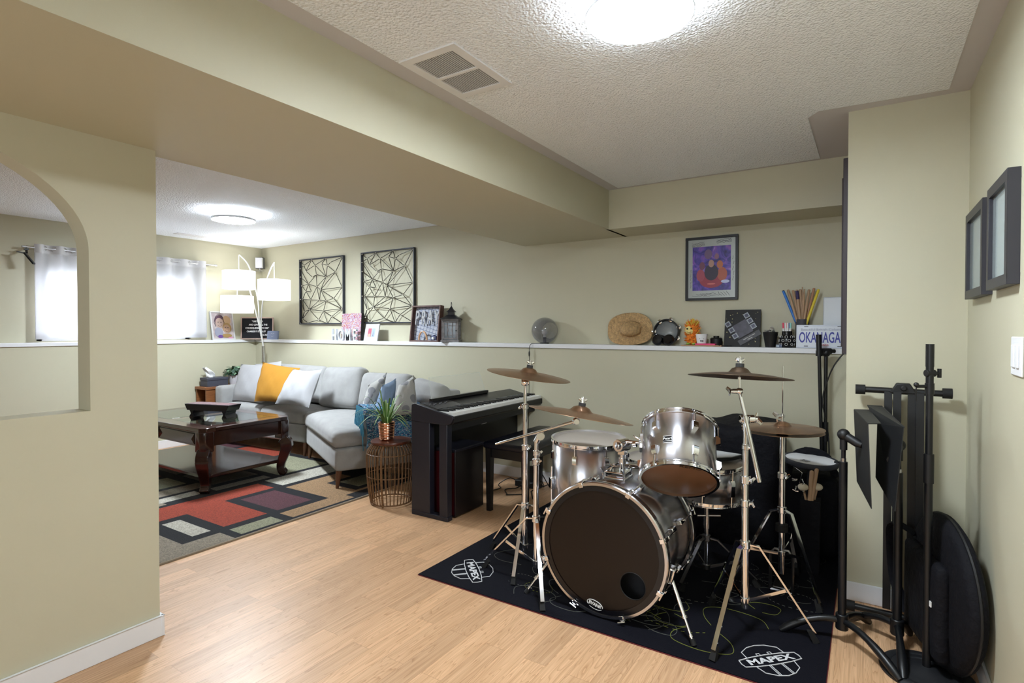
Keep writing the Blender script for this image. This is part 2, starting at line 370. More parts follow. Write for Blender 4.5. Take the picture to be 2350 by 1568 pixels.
# ------------------------------------------------------------------ soft shapes
def softbox(b, fn, w, d, h, r, puff=0, n=5, lump=0, seed=0):
    def ps(L): 
        k = r/L*2; return sorted(set([-1, -1+k*.4, -1+k, 1-k, 1-k*.4, 1]+[-1+k+(2-2*k)*i/n for i in range(n+1)]))
    A, Bq, C = ps(w), ps(d), ps(h)
    rnd = random.Random(seed); ph = [rnd.uniform(0, 6) for _ in range(6)]
    def mp(a, bb, c):
        p = Vector((a*w/2, bb*d/2, c*h/2)); q = Vector((max(-w/2+r, min(w/2-r, p.x)), max(-d/2+r, min(d/2-r, p.y)), max(-h/2+r, min(h/2-r, p.z))))
        e = p-q
        if e.length > 1e-9: p = q+e.normalized()*r
        if puff: p.z += puff*(1-a*a)*(1-bb*bb)*(1 if c > 0 else -.3)*abs(c)
        if lump:
            L = lump*(sin(9*p.x+ph[0])*sin(8*p.y+ph[1])+.6*sin(19*p.x+ph[2]+5*p.y)*sin(13*p.y+ph[3])+.4*sin(31*p.x-17*p.y+ph[4]))
            p.z += L*abs(c)
        return fn(p)
    cache = {}
    def V(i, j, k):
        key = (i, j, k)
        if key not in cache: cache[key] = b.bm.verts.new(mp(A[i], Bq[j], C[k]))
        return cache[key]
    I, J, K = len(A)-1, len(Bq)-1, len(C)-1
    for i in range(I):
        for j in range(J): b.f([V(i, j, 0), V(i, j+1, 0), V(i+1, j+1, 0), V(i+1, j, 0)]); b.f([V(i, j, K), V(i+1, j, K), V(i+1, j+1, K), V(i, j+1, K)])
    for i in range(I):
        for k in range(K): b.f([V(i, 0, k), V(i+1, 0, k), V(i+1, 0, k+1), V(i, 0, k+1)]); b.f([V(i, J, k), V(i, J, k+1), V(i+1, J, k+1), V(i+1, J, k)])
    for j in range(J):
        for k in range(K): b.f([V(0, j, k), V(0, j, k+1), V(0, j+1, k+1), V(0, j+1, k)]); b.f([V(I, j, k), V(I, j+1, k), V(I, j+1, k+1), V(I, j, k+1)])
    return b
def quadmap(Q, z0=None):   # Q: four ground points a(-,-) b(+,-) c(+,+) d(-,+)
    Q = [Vector(q).to_2d() if len(q) > 2 else Vector(q) for q in Q]
    w = ((Q[1]-Q[0]).length+(Q[2]-Q[3]).length)/2; d = ((Q[3]-Q[0]).length+(Q[2]-Q[1]).length)/2
    def fn(p, zc):
        a, c = p.x/w+.5, p.y/d+.5
        q = Q[0]*(1-a)*(1-c)+Q[1]*a*(1-c)+Q[2]*a*c+Q[3]*(1-a)*c
        return Vector((q.x, q.y, p.z+zc))
    return w, d, fn
def flatcushion(Q, z0, z1, r=.045, puff=.02, **k):
    w, d, fn = quadmap(Q); zc = (z0+z1)/2
    return softbox(B(), lambda p: fn(p, zc), w, d, z1-z0, r, puff, **k)
def facecushion(BL, BR, TR, TL, th, r=.05, puff=.03, **k):   # upright cushion: 4 corners of its front face, thickness goes backward
    P = [Vector(p) for p in (BL, BR, TR, TL)]; w = ((P[1]-P[0]).length+(P[2]-P[3]).length)/2; h = ((P[3]-P[0]).length+(P[2]-P[1]).length)/2
    nn = (P[1]-P[0]).cross(P[3]-P[0]).normalized()
    def fn(p):
        a, c = p.x/w+.5, p.y/h+.5
        return P[0]*(1-a)*(1-c)+P[1]*a*(1-c)+P[2]*a*c+P[3]*(1-a)*c+nn*(p.z-th/2)
    return softbox(B(), fn, w, h, th, r, puff, **k)
def pillow4(BL, BR, TR, TL, th=.13, n=14, pinch=.06, seed=1, sag=0):
    P = [Vector(p) for p in (BL, BR, TR, TL)]; nn = (P[1]-P[0]).cross(P[3]-P[0]).normalized(); b = B(); rnd = random.Random(seed); ph = [rnd.uniform(0, 6) for _ in range(5)]
    def side(sg):
        def fn(u, v):
            a, c = 2*u-1, 2*v-1
            x = .5+.5*a*(1-pinch*(1-c*c)); y = .5+.5*c*(1-pinch*(1-a*a)-sag*(1-a*a)*(c > 0)*c)
            t = th/2*((1-a*a)*(1-c*c))**.42*(1+.07*sin(7*a+ph[0])*sin(6*c+ph[1])+.05*sin(15*a+9*c+ph[2]))
            return P[0]*(1-x)*(1-y)+P[1]*x*(1-y)+P[2]*x*y+P[3]*(1-x)*y+nn*t*sg
        return fn
    b.grid(side(1), n, n); b.grid(side(-1), n, n)
    return b
# ------------------------------------------------------------------ sectional sofa
SOFA = M('light_grey_chenille', (.30, .298, .295), .95, sheen=.2, bump=(180, .35, .002), var=(14, .07)); WALNUT = M('walnut_wood', (.11, .045, .022), .4)
SF = Vector((-3.58, 2.95)); SL = Vector((-4.74, 3.54)); s_ = (SL-SF).normalized(); t_ = Vector((-s_.y, s_.x)); t_ = t_ if t_.y > 0 else -t_
BR_ = SF+t_*1.10; BLc = Vector((-4.55, 4.06))
so = thing('sectional_sofa', 'light grey fabric sectional sofa with angled chaise end along the back wall', 'sofa', (-4.8, 3.6, 0))
ML, MR = (-6.05, 3.43), (-4.765, 3.55)
part(flatcushion([ML, MR, (-4.765, 4.06), (-6.05, 4.06)], .15, .335, .02, 0), 'base', SOFA, so, world=True)
part(flatcushion([tuple(SL+(SF-SL)*.02), tuple(SF), tuple(BR_), (-4.55, 4.07)], .15, .335, .03, 0), 'base', SOFA, so, world=True)
part(flatcushion([(-6.05, 3.42), (-5.43, 3.475), (-5.43, 3.93), (-6.05, 3.93)], .335, .48, .05, .025), 'seat_cushion', SOFA, so, world=True)
part(flatcushion([(-5.425, 3.47), (-4.765, 3.535), (-4.62, 3.93), (-5.425, 3.93)], .335, .48, .05, .03), 'seat_cushion', SOFA, so, world=True)
part(flatcushion([tuple(SL-t_*.02), tuple(SF-t_*.02), tuple(SF+t_*.95+s_*.1), (-4.50, 3.95)], .33, .48, .055, .035, n=7), 'seat_cushion', SOFA, so, world=True)
part(flatcushion([(-6.19, 3.42), (-6.045, 3.42), (-6.045, 4.07), (-6.19, 4.07)], .15, .665, .035, .005), 'armrest', SOFA, so, world=True)
P1 = SF+t_*.26; A4 = [tuple(P1+s_*.17), tuple(P1-s_*.005), tuple(SF+t_*1.1-s_*.005), tuple(SF+t_*1.1+s_*.17)]
part(flatcushion(A4, .15, .62, .04, .005), 'armrest', SOFA, so, world=True)
part(flatcushion([(-6.05, 3.98), (-4.5, 3.98), (-4.5, 4.08), (-6.05, 4.08)], .3, .80, .03, 0), 'back_frame', SOFA, so, world=True)
part(flatcushion([(-4.5, 3.98), tuple(SF+t_*.98), tuple(SF+t_*1.12), (-4.5, 4.08)], .3, .76, .03, 0), 'back_frame', SOFA, so, world=True)
for (c, yb, yt, sd) in ((((618, 915), (738, 922), (742, 838), (630, 831)), 3.74, 3.86, 1), (((722, 930), (812, 938), (828, 839), (742, 839)), 3.74, 3.86, 2),
                  (((812, 942), (925, 925), (936, 855), (829, 851)), 3.74, 3.86, 3), (((925, 930), (1006, 922), (1014, 880), (946, 860)), 3.62, 3.72, 4)):
    q = [Yp(*c[0], yb), Yp(*c[1], yb), Yp(*c[2], yt), Yp(*c[3], yt)]
    part(facecushion(*q, .17, .065, .03, n=9, lump=.006, seed=sd), 'back_cushion', SOFA, so, world=True)
for p in ((-3.60, 2.985), (-4.68, 3.54), (-4.80, 3.57), (-6.1, 3.47), tuple(BR_+Vector((-.06, -.05)))):
    part(B().cyl((p[0], p[1], .013), (p[0]*.998, p[1]+.012, .155), .013, .026), 'leg', WALNUT, so, world=True)
# ------------------------------------------------------------------ throw pillows
PW = M('white_linen', (.36, .36, .375), .9, bump=(300, .2, .001)); PY = M('mustard_linen', (.36, .165, .012), .9, bump=(250, .2, .001))
PB = M('light_blue_cotton', (.20, .28, .41), .9, bump=(250, .2, .001)); PG = M('taupe_linen', (.36, .35, .33), .9, bump=(250, .2, .001))
def dots():
    mt = M('dotted_linen', (.5, .5, .48), .9); t = mt.node_tree; p = t.nodes['Principled BSDF']; tc = nd(t, 'ShaderNodeTexCoord')
    v = nd(t, 'ShaderNodeTexVoronoi'); v.inputs['Scale'].default_value = 11; v.inputs['Randomness'].default_value = .55; t.links.new(tc.outputs['Object'], v.inputs['Vector'])
    r = nd(t, 'ShaderNodeValToRGB'); r.color_ramp.interpolation = 'LINEAR'; r.color_ramp.elements[0].position = .36; r.color_ramp.elements[1].position = .40
    r.color_ramp.elements[0].color = (.22, .22, .235, 1); r.color_ramp.elements[1].color = (.42, .415, .40, 1)
    t.links.new(v.outputs['Distance'], r.inputs[0]); t.links.new(r.outputs[0], p.inputs['Base Color']); return mt
DOT = dots()
def pil(name, q, m, label, ys, **k):
    P = [Yp(*c, y) for c, y in zip(q, ys)]
    solo(pillow4(*P, **k), name, m, label, 'pillow', group='throw pillows on the sofa')
pil('throw_pillow', ((533, 919), (606, 926), (640, 838), (553, 836)), PW, 'large white throw pillow against the left arm of the sofa', (3.54, 3.54, 3.74, 3.74), th=.15, seed=1, pinch=.03)
pil('throw_pillow', ((575, 880), (640, 890), (646, 829), (585, 836)), PW, 'white throw pillow tucked behind the mustard one, only its corner showing', (3.66, 3.66, 3.81, 3.81), th=.10, seed=2, pinch=.03)
pil('throw_pillow', ((583, 922), (655, 926), (689, 845), (603, 831)), PY, 'mustard yellow throw pillow between the white ones', (3.45, 3.46, 3.68, 3.66), th=.15, seed=3)
pil('throw_pillow', ((631, 927), (709, 936), (739, 848), (673, 847)), PW, 'white linen throw pillow in front of the mustard one', (3.38, 3.42, 3.62, 3.58), th=.16, seed=4, sag=.04)
pil('throw_pillow', ((822, 962), (868, 955), (888, 854), (846, 884)), DOT, 'grey throw pillow with round dots, leftmost at the chaise end', (3.30, 3.5, 3.68, 3.46), th=.12, seed=5)
pil('throw_pillow', ((858, 960), (898, 955), (909, 868), (878, 884)), PB, 'small light blue throw pillow between the two dotted ones', (3.25, 3.45, 3.52, 3.36), th=.11, seed=6)
pil('throw_pillow', ((890, 960), (962, 950), (950, 861), (915, 884)), DOT, 'dotted grey throw pillow nearest the digital piano', (3.22, 3.42, 3.50, 3.34), th=.13, seed=7)
# blanket folded over the chaise arm
def woven():
    mt = M('blue_woven_wool', (.03, .1, .2), .95); t = mt.node_tree; p = t.nodes['Principled BSDF']; tc = nd(t, 'ShaderNodeTexCoord')
    m1 = nd(t, 'ShaderNodeMapping'); m1.inputs['Scale'].default_value = (1, 1, 3.2); t.links.new(tc.outputs['Object'], m1.inputs[0])
    v = nd(t, 'ShaderNodeTexVoronoi'); v.inputs['Scale'].default_value = 95; v.inputs['Randomness'].default_value = .9; t.links.new(m1.outputs[0], v.inputs['Vector'])
    sp = nd(t, 'ShaderNodeSeparateColor'); t.links.new(v.outputs['Color'], sp.inputs[0])
    r = nd(t, 'ShaderNodeValToRGB'); cr = r.color_ramp; cr.interpolation = 'CONSTANT'
    cr.elements[0].color = (.016, .04, .13, 1); cr.elements[1].position = .3; cr.elements[1].color = (.035, .15, .28, 1)
    e = cr.elements.new(.62); e.color = (.08, .30, .42, 1); e = cr.elements.new(.83); e.color = (.45, .45, .52, 1)
    t.links.new(sp.outputs[0], r.inputs[0]); t.links.new(r.outputs[0], p.inputs['Base Color'])
    b = nd(t, 'ShaderNodeBump'); b.inputs['Strength'].default_value = .6; b.inputs['Distance'].default_value = .004; t.links.new(v.outputs['Distance'], b.inputs['Height']); t.links.new(b.outputs[0], p.inputs['Normal'])
    return mt
WOV = woven()
bl = thing('throw_blanket', 'blue woven throw blanket with fringe folded over the right sofa arm', 'blanket', (P1.x, P1.y, .62))
prof = [(.23, .47), (.215, .52), (.21, .60), (.195, .645), (.13, .66), (.05, .66), (-.012, .645), (-.03, .60), (-.036, .50), (-.04, .40), (-.045, .33)]
pp = spline([(a, z, 0) for a, z in prof], 3)
def blf(u, v):
    i = u*(len(pp)-1); i0 = min(int(i), len(pp)-2); q = pp[i0].lerp(pp[i0+1], i-i0); a, z = q.x, q.y
    tt = -.03+v*.50+.02*(u > .6)*sin(9*u)
    base = P1+s_*a+t_*tt; wob = .006*sin(14*v+3*u)+.004*sin(31*v)
    return Vector((base.x-s_.x*wob, base.y-s_.y*wob, z+.006*sin(9*v+5*u)-(.03*v if u > .9 else 0)))
part(B().grid(blf, 34, 16), 'blanket_cloth', WOV, bl, world=True, solid=.014, smooth=60)
b = B(); rnd = random.Random(3)
for i in range(46):
    a = .225-.26*i/45; q = P1+s_*a-t_*.035; z0 = .655 if 3 < i < 42 else .6; L = rnd.uniform(.12, .30)
    b.tube([(q.x, q.y, z0), (q.x-t_.x*.012+rnd.uniform(-.01, .01), q.y-t_.y*.012, z0-L*.5), (q.x+rnd.uniform(-.02, .02), q.y-t_.y*.006, z0-L)], .0032, 4)
part(b, 'fringe', M('teal_yarn', (.06, .24, .36), .95), bl, world=True)
# ------------------------------------------------------------------ side table, tissues, plant
HONEY = M('honey_pine', (.22, .08, .026), .45, var=(8, .2, (1, 1, 9)))
sd = thing('side_table', 'small honey wood side table with open shelf left of the sofa arm', 'table', (-6.33, 3.6, 0))
part(B().box((-.12, -.26, .62), (.115, .24, .65)), 'table_top', HONEY, sd, bev=.004)
part(B().box((-.11, -.25, 0), (-.09, .23, .62)), 'side_panel', HONEY, sd); part(B().box((.085, -.25, 0), (.105, .23, .62)), 'side_panel', HONEY, sd)
part(B().box((-.09, -.24, .40), (.085, .23, .415)), 'shelf', HONEY, sd); part(B().box((-.09, .21, .1), (.085, .228, .62)), 'back_panel', HONEY, sd)
solo(B().box((-6.40, 3.40, .415), (-6.27, 3.60, .428)).box((-6.39, 3.42, .428), (-6.28, 3.58, .436)), 'magazine', M('magazine_paper', (.5, .55, .62), .5), 'thin magazines lying on the shelf of the side table', 'magazine')
tb = thing('tissue_box', 'slate grey box of tissues on the side table', 'tissue box', (-6.33, 3.50, .65)); SLATE = M('slate_leatherette', (.05, .053, .075), .6)
part(B().box((-.075, -.12, 0), (.075, .12, .075)), 'box', SLATE, tb, bev=.003); part(B().box((-.079, -.124, .070), (.079, .124, .1)), 'lid', SLATE, tb, bev=.004)
def tis(u, v): return Vector((-.02+.05*(u-.5)*(1-.4*v)+.012*sin(7*v+u*5), -.03+.09*(u-.5)*(1-.5*v)-.07*v*v, .098+.115*v+.012*sin(9*u)))
part(B().grid(tis, 6, 8), 'tissue', PAPER, tb, solid=.0015)
def leaf(b, base, d, up, L, W, bend=.3, n=5, cup=.15):
    d = Vector(d).normalized(); s = d.cross(Vector(up)).normalized(); u2 = s.cross(d)
    rows = []
    for i in range(n+1):
        t = i/n; c = Vector(base)+d*L*t+u2*(-bend*L*t*t); ww = W*sin(pi*min(1, (t*.92+.06)))**.8
        rows.append([b.bm.verts.new(c-s*ww+u2*ww*cup), b.bm.verts.new(c), b.bm.verts.new(c+s*ww+u2*ww*cup)])
    for i in range(n):
        for k in (0, 1): b.f([rows[i][k], rows[i+1][k], rows[i+1][k+1], rows[i][k+1]])
hp = thing('potted_plant', 'small round-leaved green plant in a pale pot behind the sofa arm', 'plant', (-6.31, 3.735, .65))
part(B().lathe([(.001, 0), (.055, 0), (.075, .11), (.068, .11), (.06, .10), (.001, .095)], 28), 'pot', M('pale_ceramic', (.62, .6, .64), .5), hp)
rnd = random.Random(5); b = B(); st = B()
for i in range(120):
    az = rnd.uniform(0, 2*pi); el = rnd.uniform(-.25, 1.4); R = rnd.uniform(.03, .085)
    c = Vector((cos(az)*cos(el)*R*1.15, sin(az)*cos(el)*R*1.15, .14+sin(el)*R))
    b.mat([M('leaf_green', (.05, .15, .07), .4, coat=.3), M('leaf_pale', (.19, .32, .20), .4, coat=.3), M('leaf_deep', (.015, .06, .035), .4)][i % 3])
    leaf(b, c, (cos(az), sin(az), rnd.uniform(-.6, .4)), (0, 0, 1), .052, .021, .3, 4)
    if i % 6 == 0: st.tube([(0, 0, .09), c*.6+Vector((0, 0, .05)), c], .002, 4)
part(b, 'foliage', None, hp, label='green oval leaves', smooth=80); part(st, 'stems', M('stem_green', (.1, .14, .05), .6), hp)
# ------------------------------------------------------------------ coffee table
CHERRY = M('dark_cherry_wood', (.026, .007, .005), .18, var=(3, .35, (1, 6, 6)), coat=.5)
TG = M('bevelled_table_glass', (.75, .88, .86), .02, trans=1, ior=1.5)
X0, X1, Y0, Y1, ZT = -5.70, -4.30, 2.27, 3.08, .53
ct = thing('coffee_table', 'dark cherry wood coffee table with glass top panels and curved legs', 'table', ((X0+X1)/2, (Y0+Y1)/2, 0))
ch = .05
def ring8(x0, y0, x1, y1, c): return [(x0+c, y0), (x1-c, y0), (x1, y0+c), (x1, y1-c), (x1-c, y1), (x0+c, y1), (x0, y1-c), (x0, y0+c)]
xm = (X0+X1)/2; b = B()
for bx in ((X0+.01, Y0+.01, X1-.01, Y0+.12), (X0+.01, Y1-.12, X1-.01, Y1-.01), (X0+.01, Y0+.12, X0+.13, Y1-.12), (X1-.13, Y0+.12, X1-.01, Y1-.12), (xm-.045, Y0+.12, xm+.045, Y1-.12)): 
    if bx[2]-bx[0] > 1: 
        yy = sorted((bx[1], bx[3])); lo = yy[0] < Y0+.05
        pts = [(X0+ch, yy[0]), (X1-ch, yy[0]), (X1-.01, yy[0]+ch-.01), (X1-.01, yy[1]), (X0+.01, yy[1]), (X0+.01, yy[0]+ch-.01)] if lo else [(X0+.01, yy[0]), (X1-.01, yy[0]), (X1-.01, yy[1]-ch+.01), (X1-ch, yy[1]), (X0+ch, yy[1]), (X0+.01, yy[1]-ch+.01)]
        b.prism(pts, ZT-.035, ZT)
    else: b.box((bx[0], bx[1], ZT-.035), (bx[2], bx[3], ZT))
part(b, 'top_frame', CHERRY, ct, world=True, bev=.006)
for a, c in ((X0+.13, xm-.045), (xm+.045, X1-.13)):
    part(B().box((a-.004, Y0+.116, ZT-.008), (c+.004, Y1-.116, ZT+.001)), 'glass_panel', TG, ct, world=True, bev=.004)
b = B().box((X0+.06, Y0+.035, ZT-.15), (X1-.06, Y0+.06, ZT-.035)).box((X0+.06, Y1-.06, ZT-.15), (X1-.06, Y1-.035, ZT-.035)).box((X0+.035, Y0+.06, ZT-.15), (X0+.06, Y1-.06, ZT-.035)).box((X1-.06, Y0+.06, ZT-.15), (X1-.035, Y1-.06, ZT-.035))
part(b, 'apron', CHERRY, ct, world=True, bev=.003)
for a, c in ((X0+.14, xm-.01), (xm+.01, X1-.14)):
    d = part(B().box((a, Y0+.022, ZT-.135), (c, Y0+.036, ZT-.05)), 'drawer_front', CHERRY, ct, world=True, bev=.003)
    for e, sg in ((a, 1), (c, -1)):
        m_ = B()
        p = [(e, Y0+.022, ZT-.135), (e, Y0+.022, ZT-.05), (e+sg*.05, Y0+.022, ZT-.0925), (e+sg*.018, Y0+.008, ZT-.0925)]; v = [m_.bm.verts.new(q) for q in p]
        m_.f([v[0], v[1], v[3]]); m_.f([v[1], v[2], v[3]]); m_.f([v[2], v[0], v[3]])
        part(m_, 'facet', CHERRY, d, world=False, smooth=0)
for (x, y, sx, sy) in ((X0+.06, Y0+.06, -1, -1), (X1-.06, Y0+.06, 1, -1), (X0+.06, Y1-.06, -1, 1), (X1-.06, Y1-.06, 1, 1)):
    b = B().prism([(x+sx*.05, y-sy*.05), (x+sx*.05, y+sy*.02), (x+sx*.02, y+sy*.05), (x-sx*.05, y+sy*.05), (x-sx*.05, y-sy*.05)], ZT-.19, ZT-.03)
    prof = [(0, .34, .050), (.028, .30, .054), (.032, .25, .053), (.012, .19, .046), (-.012, .12, .040), (-.016, .07, .037), (.0, .035, .036), (.018, .014, .038)]
    pts = spline([(x+sx*o*.7, y+sy*o*.7, z) for o, z, r in prof], 3); rs = [v.z for v in spline([(0, 0, r*1.25) for o, z, r in prof], 3)]
    b.tube(pts, rs, 4); part(b, 'leg', CHERRY, ct, world=True, bev=.008, smooth=50)
part(B().prism(ring8(X0+.05, Y0+.05, X1-.05, Y1-.05, .06), .125, .155), 'lower_shelf', CHERRY, ct, world=True, bev=.006)
# black footed tray on the table
pa, pb = Vector((-5.08, 2.60, 0)), Vector((-4.62, 2.735, 0)); dx = (pb-pa).normalized(); dy = Vector((-dx.y, dx.x, 0)); tm = Matrix.Translation((pa+pb)/2+Vector((0, 0, ZT+.001)))@frm((0, 0, 0), dx, dy)
tr = thing('footed_tray', 'long black footed wooden tray with patterned inlay on the coffee table', 'tray', ((pa+pb)/2+Vector((0, 0, ZT+.001)))); tr.rotation_euler = (0, 0, atan2(dx.y, dx.x))
L2, W2 = .24, .075; BW = M('black_lacquer', (.010, .009, .014), .3)
b = B(); 
b.prism([(-L2, .115), (-L2+.03, .06), (L2-.03, .06), (L2, .115)], -W2, W2, Matrix(((1, 0, 0, 0), (0, 0, 1, 0), (0, 1, 0, 0), (0, 0, 0, 1))))
part(b, 'tray_body', BW, tr, bev=.003)
part(B().box((-L2+.012, -W2+.01, .1145), (L2-.012, W2-.01, .1165)), 'inlay', M('etched_inlay', (.12, .06, .08), .25, var=(30, .7)), tr, label='brown patterned inlay')
for sx in (-1, 1): part(B().prism([(sx*.20, .062), (sx*.15, .062), (sx*.165, .03), (sx*.15, 0), (sx*.205, 0), (sx*.185, .03)][::sx], -.06, .06, Matrix(((1, 0, 0, 0), (0, 0, 1, 0), (0, 1, 0, 0), (0, 0, 0, 1)))), 'foot', BW, tr, bev=.002)
# ------------------------------------------------------------------ patterned rug
RUG = {k: M('rug_'+k, c, .95, bump=(210, .8, .006), var=(110, .38)) for k, c in dict(black=(.0035, .0035, .006), red=(.24, .033, .014), plum=(.075, .024, .032), sage=(.22, .215, .14), greige=(.22, .185, .14), ivory=(.38, .355, .30), tan=(.27, .165, .085), stone=(.19, .175, .145)).items()}
RX0, RX1, RY0, RY1 = -6.22, -3.27, 1.15, 3.58
rects = [(-9, -3.49, 0, 2.03, 'greige'), (-9, -3.27, 0, 1.93, 'greige'), (-4.04, -3.44, 1.70, 2.02, 'black'), (-3.90, -3.52, 1.80, 1.915, 'ivory'),
 (-4.32, -3.46, 1.96, 2.78, 'black'), (-4.27, -3.52, 2.0, 2.31, 'red'), (-4.27, -4.05, 2.0, 2.72, 'red'), (-4.27, -3.98, 1.55, 2.0, 'red'), (-3.98, -3.52, 2.39, 2.68, 'plum'),
 (-3.44, -3.30, 1.99, 2.285, 'sage'), (-3.45, -3.30, 2.36, 2.90, 'tan'), (-3.98, -3.40, 2.78, 3.30, 'tan'), (-3.80, -3.44, 3.04, 3.5, 'black'), (-3.74, -3.50, 3.12, 3.5, 'sage'),
 (-4.30, -4.05, 2.80, 3.50, 'ivory'), (-4.50, -4.38, 1.9, 2.32, 'ivory'), (-4.47, -4.36, 2.42, 2.90, 'stone'), (-4.72, -4.55, 1.9, 2.46, 'greige'), (-5.10, -4.78, 1.9, 2.40, 'sage'), (-4.98, -4.36, 2.98, 3.50, 'sage'),
 (-5.05, -4.55, 2.50, 2.9, 'stone'), (-5.72, -5.06, 3.30, 3.58, 'red'), (-5.68, -5.15, 2.5, 3.2, 'greige'), (-6.06, -5.80, 3.38, 3.58, 'plum'), (-6.02, -5.76, 2.6, 3.3, 'ivory'), (-6.2, -6.10, 3.0, 3.58, 'ivory'), (-6.2, -6.08, 1.5, 2.9, 'tan'), (-6.0, -5.2, 1.3, 2.4, 'red'), (-5.1, -4.4, 1.2, 1.8, 'tan')]
xs = sorted({RX0, RX1}|{x for r in rects for x in r[:2] if RX0 < x < RX1}); ys = sorted({RY0, RY1}|{y for r in rects for y in r[2:4] if RY0 < y < RY1}); b = B()
for i in range(len(xs)-1):
    for j in range(len(ys)-1):
        cx, cy = (xs[i]+xs[i+1])/2, (ys[j]+ys[j+1])/2; c = 'black'
        for r in rects:
            if r[0] < cx < r[1] and r[2] < cy < r[3]: c = r[4]
        b.mat(RUG[c]); b.f([b.bm.verts.new((x, y, .012)) for x, y in ((xs[i], ys[j]), (xs[i+1], ys[j]), (xs[i+1], ys[j+1]), (xs[i], ys[j+1]))])
rg = thing('area_rug', 'area rug with red, plum, tan and sage blocks divided by black bands', 'rug', ((RX0+RX1)/2, (RY0+RY1)/2, 0))
part(b, 'pile', None, rg, world=True, smooth=0)
part(B().box((RX0-.008, RY0-.008, .001), (RX1+.008, RY1+.008, .011)), 'binding', M('taupe_binding', (.30, .25, .19), .9), rg, world=True, label='taupe bound edge')
# ------------------------------------------------------------------ wire basket table and copper pot
bt_ = thing('basket_table', 'round woven-wire side table with wooden top in front of the piano', 'table', (-3.005, 2.995, 0)); RAT = M('bronze_rattan', (.15, .075, .03), .45, var=(60, .3))
prof = [(.150, .012), (.166, .10), (.176, .20), (.180, .30), (.176, .385), (.135, .452)]
sp = spline([(r, z, 0) for r, z in prof], 4)
b = B()
for k in range(38):
    a = 2*pi*k/38; b.tube([(p.x*cos(a), p.x*sin(a), p.y) for p in sp], .0042, 6)
part(b, 'wire_cage', RAT, bt_)
for k in range(3):
    a = 2*pi*k/3+.9; part(B().tube([((p.x+.002)*cos(a), (p.x+.002)*sin(a), p.y) for p in sp]+[(.13*cos(a), .13*sin(a), .452)], .0065, 8).cyl((.152*cos(a), .152*sin(a), 0), (.152*cos(a), .152*sin(a), .014), .007), 'upright', RAT, bt_)
for r, z, q in ((.150, .014, .006), (.177, .215, .0035), (.177, .38, .004), (.136, .45, .004)):
    part(B().tube([(r*cos(2*pi*k/48), r*sin(2*pi*k/48), z) for k in range(48)], q, 6, closed=True), 'hoop', RAT, bt_)
part(B().lathe([(.001, .452), (.146, .452), (.150, .458), (.150, .466), (.146, .471), (.001, .471)], 48), 'table_top', M('mahogany_top', (.085, .022, .010), .3, var=(4, .3, (1, 8, 1))), bt_)
pl = thing('spider_plant', 'spider plant in a ribbed copper pot on the basket table', 'plant', (-3.03, 2.975, .472))
pr_ = [(.001, 0), (.050, 0)]
for i in range(10): z = .006+i*.0125; pr_ += [(.052+.0015*(i % 2)+.0008*i, z), (.0565+.0008*i, z+.004), (.0565+.0008*i, z+.008)]
pr_ += [(.062, .134), (.056, .134), (.052, .12), (.001, .115)]
part(B().lathe(pr_, 36), 'pot', M('polished_copper', (.80, .42, .28), .12, 1), pl)
b = B(); rnd = random.Random(11)
for i in range(44):
    az = i*2.399+rnd.uniform(-.2, .2); L = rnd.uniform(.20, .40); lean = rnd.uniform(.15, 1.1); hgt = rnd.uniform(.12, .25)*(1.25-lean*.5)
    p0 = Vector((.02*cos(az), .02*sin(az), .12)); p1 = Vector((cos(az)*L*.35, sin(az)*L*.35, .12+hgt)); p2 = Vector((cos(az)*L*(.3+.55*lean), sin(az)*L*(.3+.55*lean), .12+hgt-lean*.16))
    pts = bez(p0, p1, p2, 9); side = Vector((-sin(az), cos(az), 0))
    for off, wd, mm in ((0, 1, M('spider_leaf', (.06, .18, .03), .45)), (.0006, .35, M('spider_leaf_stripe', (.42, .52, .25), .45))):
        b.mat(mm); rows = []
        for k, p in enumerate(pts):
            t = k/9; ww = .0062*wd*(sin(pi*min(1, .12+t*.88)))**.7+.0004; up = Vector((0, 0, off))
            rows.append((b.bm.verts.new(p-side*ww+up), b.bm.verts.new(p+side*ww+up)))
        for k in range(9): b.f([rows[k][0], rows[k+1][0], rows[k+1][1], rows[k][1]])
part(b, 'foliage', None, pl, label='arching striped leaves', smooth=80)
